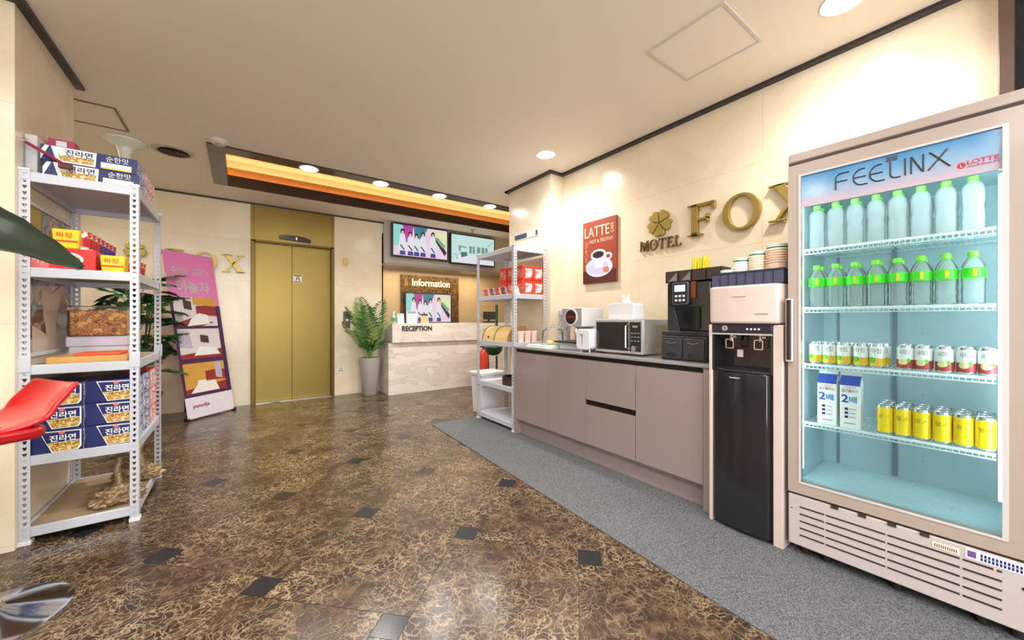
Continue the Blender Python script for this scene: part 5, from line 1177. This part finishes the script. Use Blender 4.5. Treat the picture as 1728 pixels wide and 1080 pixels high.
for i in range(26):
    az = R(180+ (i*137.5) % 360); k = MB(); back = math.sin(az) > .2; right = math.cos(az) > .3
    frond(k, (random.uniform(-.03, .03), random.uniform(-.03, .03), .5), az, random.uniform(.5, .62) if back or right else random.uniform(.85, 1.1), R(random.uniform(76, 88) if back or right else random.uniform(70, 86)), random.uniform(1.0, 2.0), 26, .27, .018)
    k.v = [(max(-.36+.15*(a+.36), a) if a < .17 else .17+.1*(a-.17), min(b, .19), max(c, .2)) for a, b, c in k.v]
    obj('frond', k, leafl if i % 3 == 0 else leafg, t)
t = thing('potted_parlor_plant', 'bushy dark green plant in a woven brown pot behind the left shelf', 'potted plant', (-.86, 5.35, 0))
k = MB(); k.lathe([(.13, 0), (.14, .01), (.19, .30), (.21, .36), (.2, .365), (.18, .34), (.001, .33)], n=28, cap=False); obj('pot', k, pm('woven_pot', c8(96, 70, 48), .7, var=.5, scale=60, bump=.8, bscale=60), t)
k = MB()
for i in range(9):
    a = R(40*i); k.tube([(.05*math.cos(a), .05*math.sin(a), .33), (.08*math.cos(a), .08*math.sin(a), .8), (.13*math.cos(a+.3), .13*math.sin(a+.3), 1.3)], .008, 6)
obj('stems', k, pm('stem_green', c8(70, 84, 40), .6), t)
for i in range(64):
    a = R(i*137.5); h = .55+.95*(i/64); k = MB(); rr = .3
    frond(k, (.07*math.cos(a), .07*math.sin(a), h), a, random.uniform(.26, .40), R(random.uniform(10, 60)), random.uniform(.6, 1.4), 13, .17, .032)
    k.v = [(x, min(y, .58), z) for x, y, z in k.v]
    obj('frond', k, leafd if i % 3 else leafg, t)
# broad leaved plant at the far left, one leaf reaching into view
t = thing('broad_leaf_plant', 'dark broad leaf of a tall plant reaching in at the left edge', 'potted plant', (-1.38, 2.42, 0))
k = MB(); k.lathe([(.14, 0), (.18, .34), (.19, .36), (.17, .36), (.16, .32), (.001, .32)], n=28, cap=False); obj('pot', k, pm('pot_dark', c8(70, 66, 64), .5), t)
def broad_leaf(pts, wmax, droop=.0):
    k = MB(); n = len(pts)-1; P_ = [Vector(p) for p in pts]; N_ = 22; vs = []
    def samp(f):
        q = f*n; a = int(min(q, n-1)); u = q-a; p0 = P_[max(a-1, 0)]; p1 = P_[a]; p2 = P_[a+1]; p3 = P_[min(a+2, n)]
        return .5*((2*p1)+(p2-p0)*u+(2*p0-5*p1+4*p2-p3)*u*u+(3*p1-p0-3*p2+p3)*u**3)
    for i in range(N_+1):
        f = i/N_; p = samp(f); d = (samp(min(1, f+.02))-samp(max(0, f-.02))).normalized(); side = d.cross(Vector((.0, -.55, .83))).normalized()
        w_ = wmax*.5*(math.sin(math.pi*min(1, f*.955+.04))**.7); up = side.cross(d).normalized()
        for s_ in (-1, -.66, -.33, 0, .33, .66, 1): vs.append(p+side*s_*w_+up*(-.14*w_ + abs(s_)*w_*.28+.003*math.sin(i*1.9+s_*2)))
    k.add(vs, [(i*7+j, i*7+j+1, (i+1)*7+j+1, (i+1)*7+j) for i in range(N_) for j in range(6)]); return k
k = broad_leaf([(.28, -.2, .0+1.53), (.48, -.23, 1.50), (.68, -.20, 1.43), (.855, -.11, 1.335)], .31)
lf = obj('leaf', k, pm('broad_green', c8(20, 36, 22), .4, var=.3, scale=14, coat=.3, stretch=(1, 6, 1)), t, solid=.0015)
k = MB(); k.tube([(0, 0, .32), (.03, -.05, .9), (.14, -.15, 1.35), (.28, -.2, 1.53)], .014, 8, r_end=.007); obj('stem', k, leafd, t)
for j, (dx, dy) in enumerate(((-.5, .1), (-.3, -.5), (-.45, .3))):
    k = MB(); k.tube([(0, 0, .32), (dx*.1, dy*.1, .8), (dx*.4, dy*.4, 1.2)], .013, 8, r_end=.007); obj('stem', k, leafd, t)
    k = broad_leaf([(dx*.4, dy*.4, 1.2), (dx*.7, dy*.7, 1.4), (dx*1.1, dy*1.1, 1.42), (dx*1.5, dy*1.3, 1.25)], .2); obj('leaf', k, MATS['broad_green'], t, solid=.0015)

# ------------------------------------------------------------------ red bar stool
redst = pm('stool_red', c8(205, 14, 26), .25, coat=.4, var=.03)
t = thing('bar_stool', 'red bar stool with a curled back and a round chrome base', 'stool', (-.76, 2.26, 0), R(36))
k = MB(); k.lathe([(.215, 0), (.215, .006), (.19, .014), (.1, .034), (.045, .05), (.035, .065), (.001, .065)], n=56); obj('base', k, pm('stool_chrome', (.62, .66, .72), .1, 1, var=.02), t)
k = MB(); k.cyl((0, 0, .06), .028, .36, 20); k.cyl((0, 0, .42), .02, .27, 20); obj('column', k, chrome, t)
# shell: profile along X, width along Y, with rounded corners
k = MB(); prof = [(-.24, .735), (-.2, .722), (-.1, .715), (.0, .716), (.06, .725), (.11, .748), (.15, .78), (.185, .815), (.215, .85), (.235, .868)]
N_ = len(prof); vs = []; J = 12
for i, (x, z) in enumerate(prof):
    hw = .165*(1 if i < 5 else 1-.10*((i-4)/5)**2)*(1 if i > 0 else .93)
    for j in range(J+1):
        u = -1+2*j/J; vs.append((x*.86-(.03*u*u if i > 5 else 0), u*hw, z+.012*u*u+(.008*abs(u)**3 if i < 5 else 0)))
k.add(vs, [(i*(J+1)+j, i*(J+1)+j+1, (i+1)*(J+1)+j+1, (i+1)*(J+1)+j) for i in range(N_-1) for j in range(J)]); s_ = obj('shell', k, redst, t, solid=.02)
b_ = s_.modifiers.new('sub', 'SUBSURF'); b_.levels = 2; b_.render_levels = 2
k = MB(); k.prism(rrect(-.22, .10, -.18, .17, .06), .682, .722, plane='xy'); obj('seat_pan', k, pm('stool_red_dark', c8(160, 12, 20), .3), t, bevel=.012, seg=3)
bpy.context.view_layer.update()
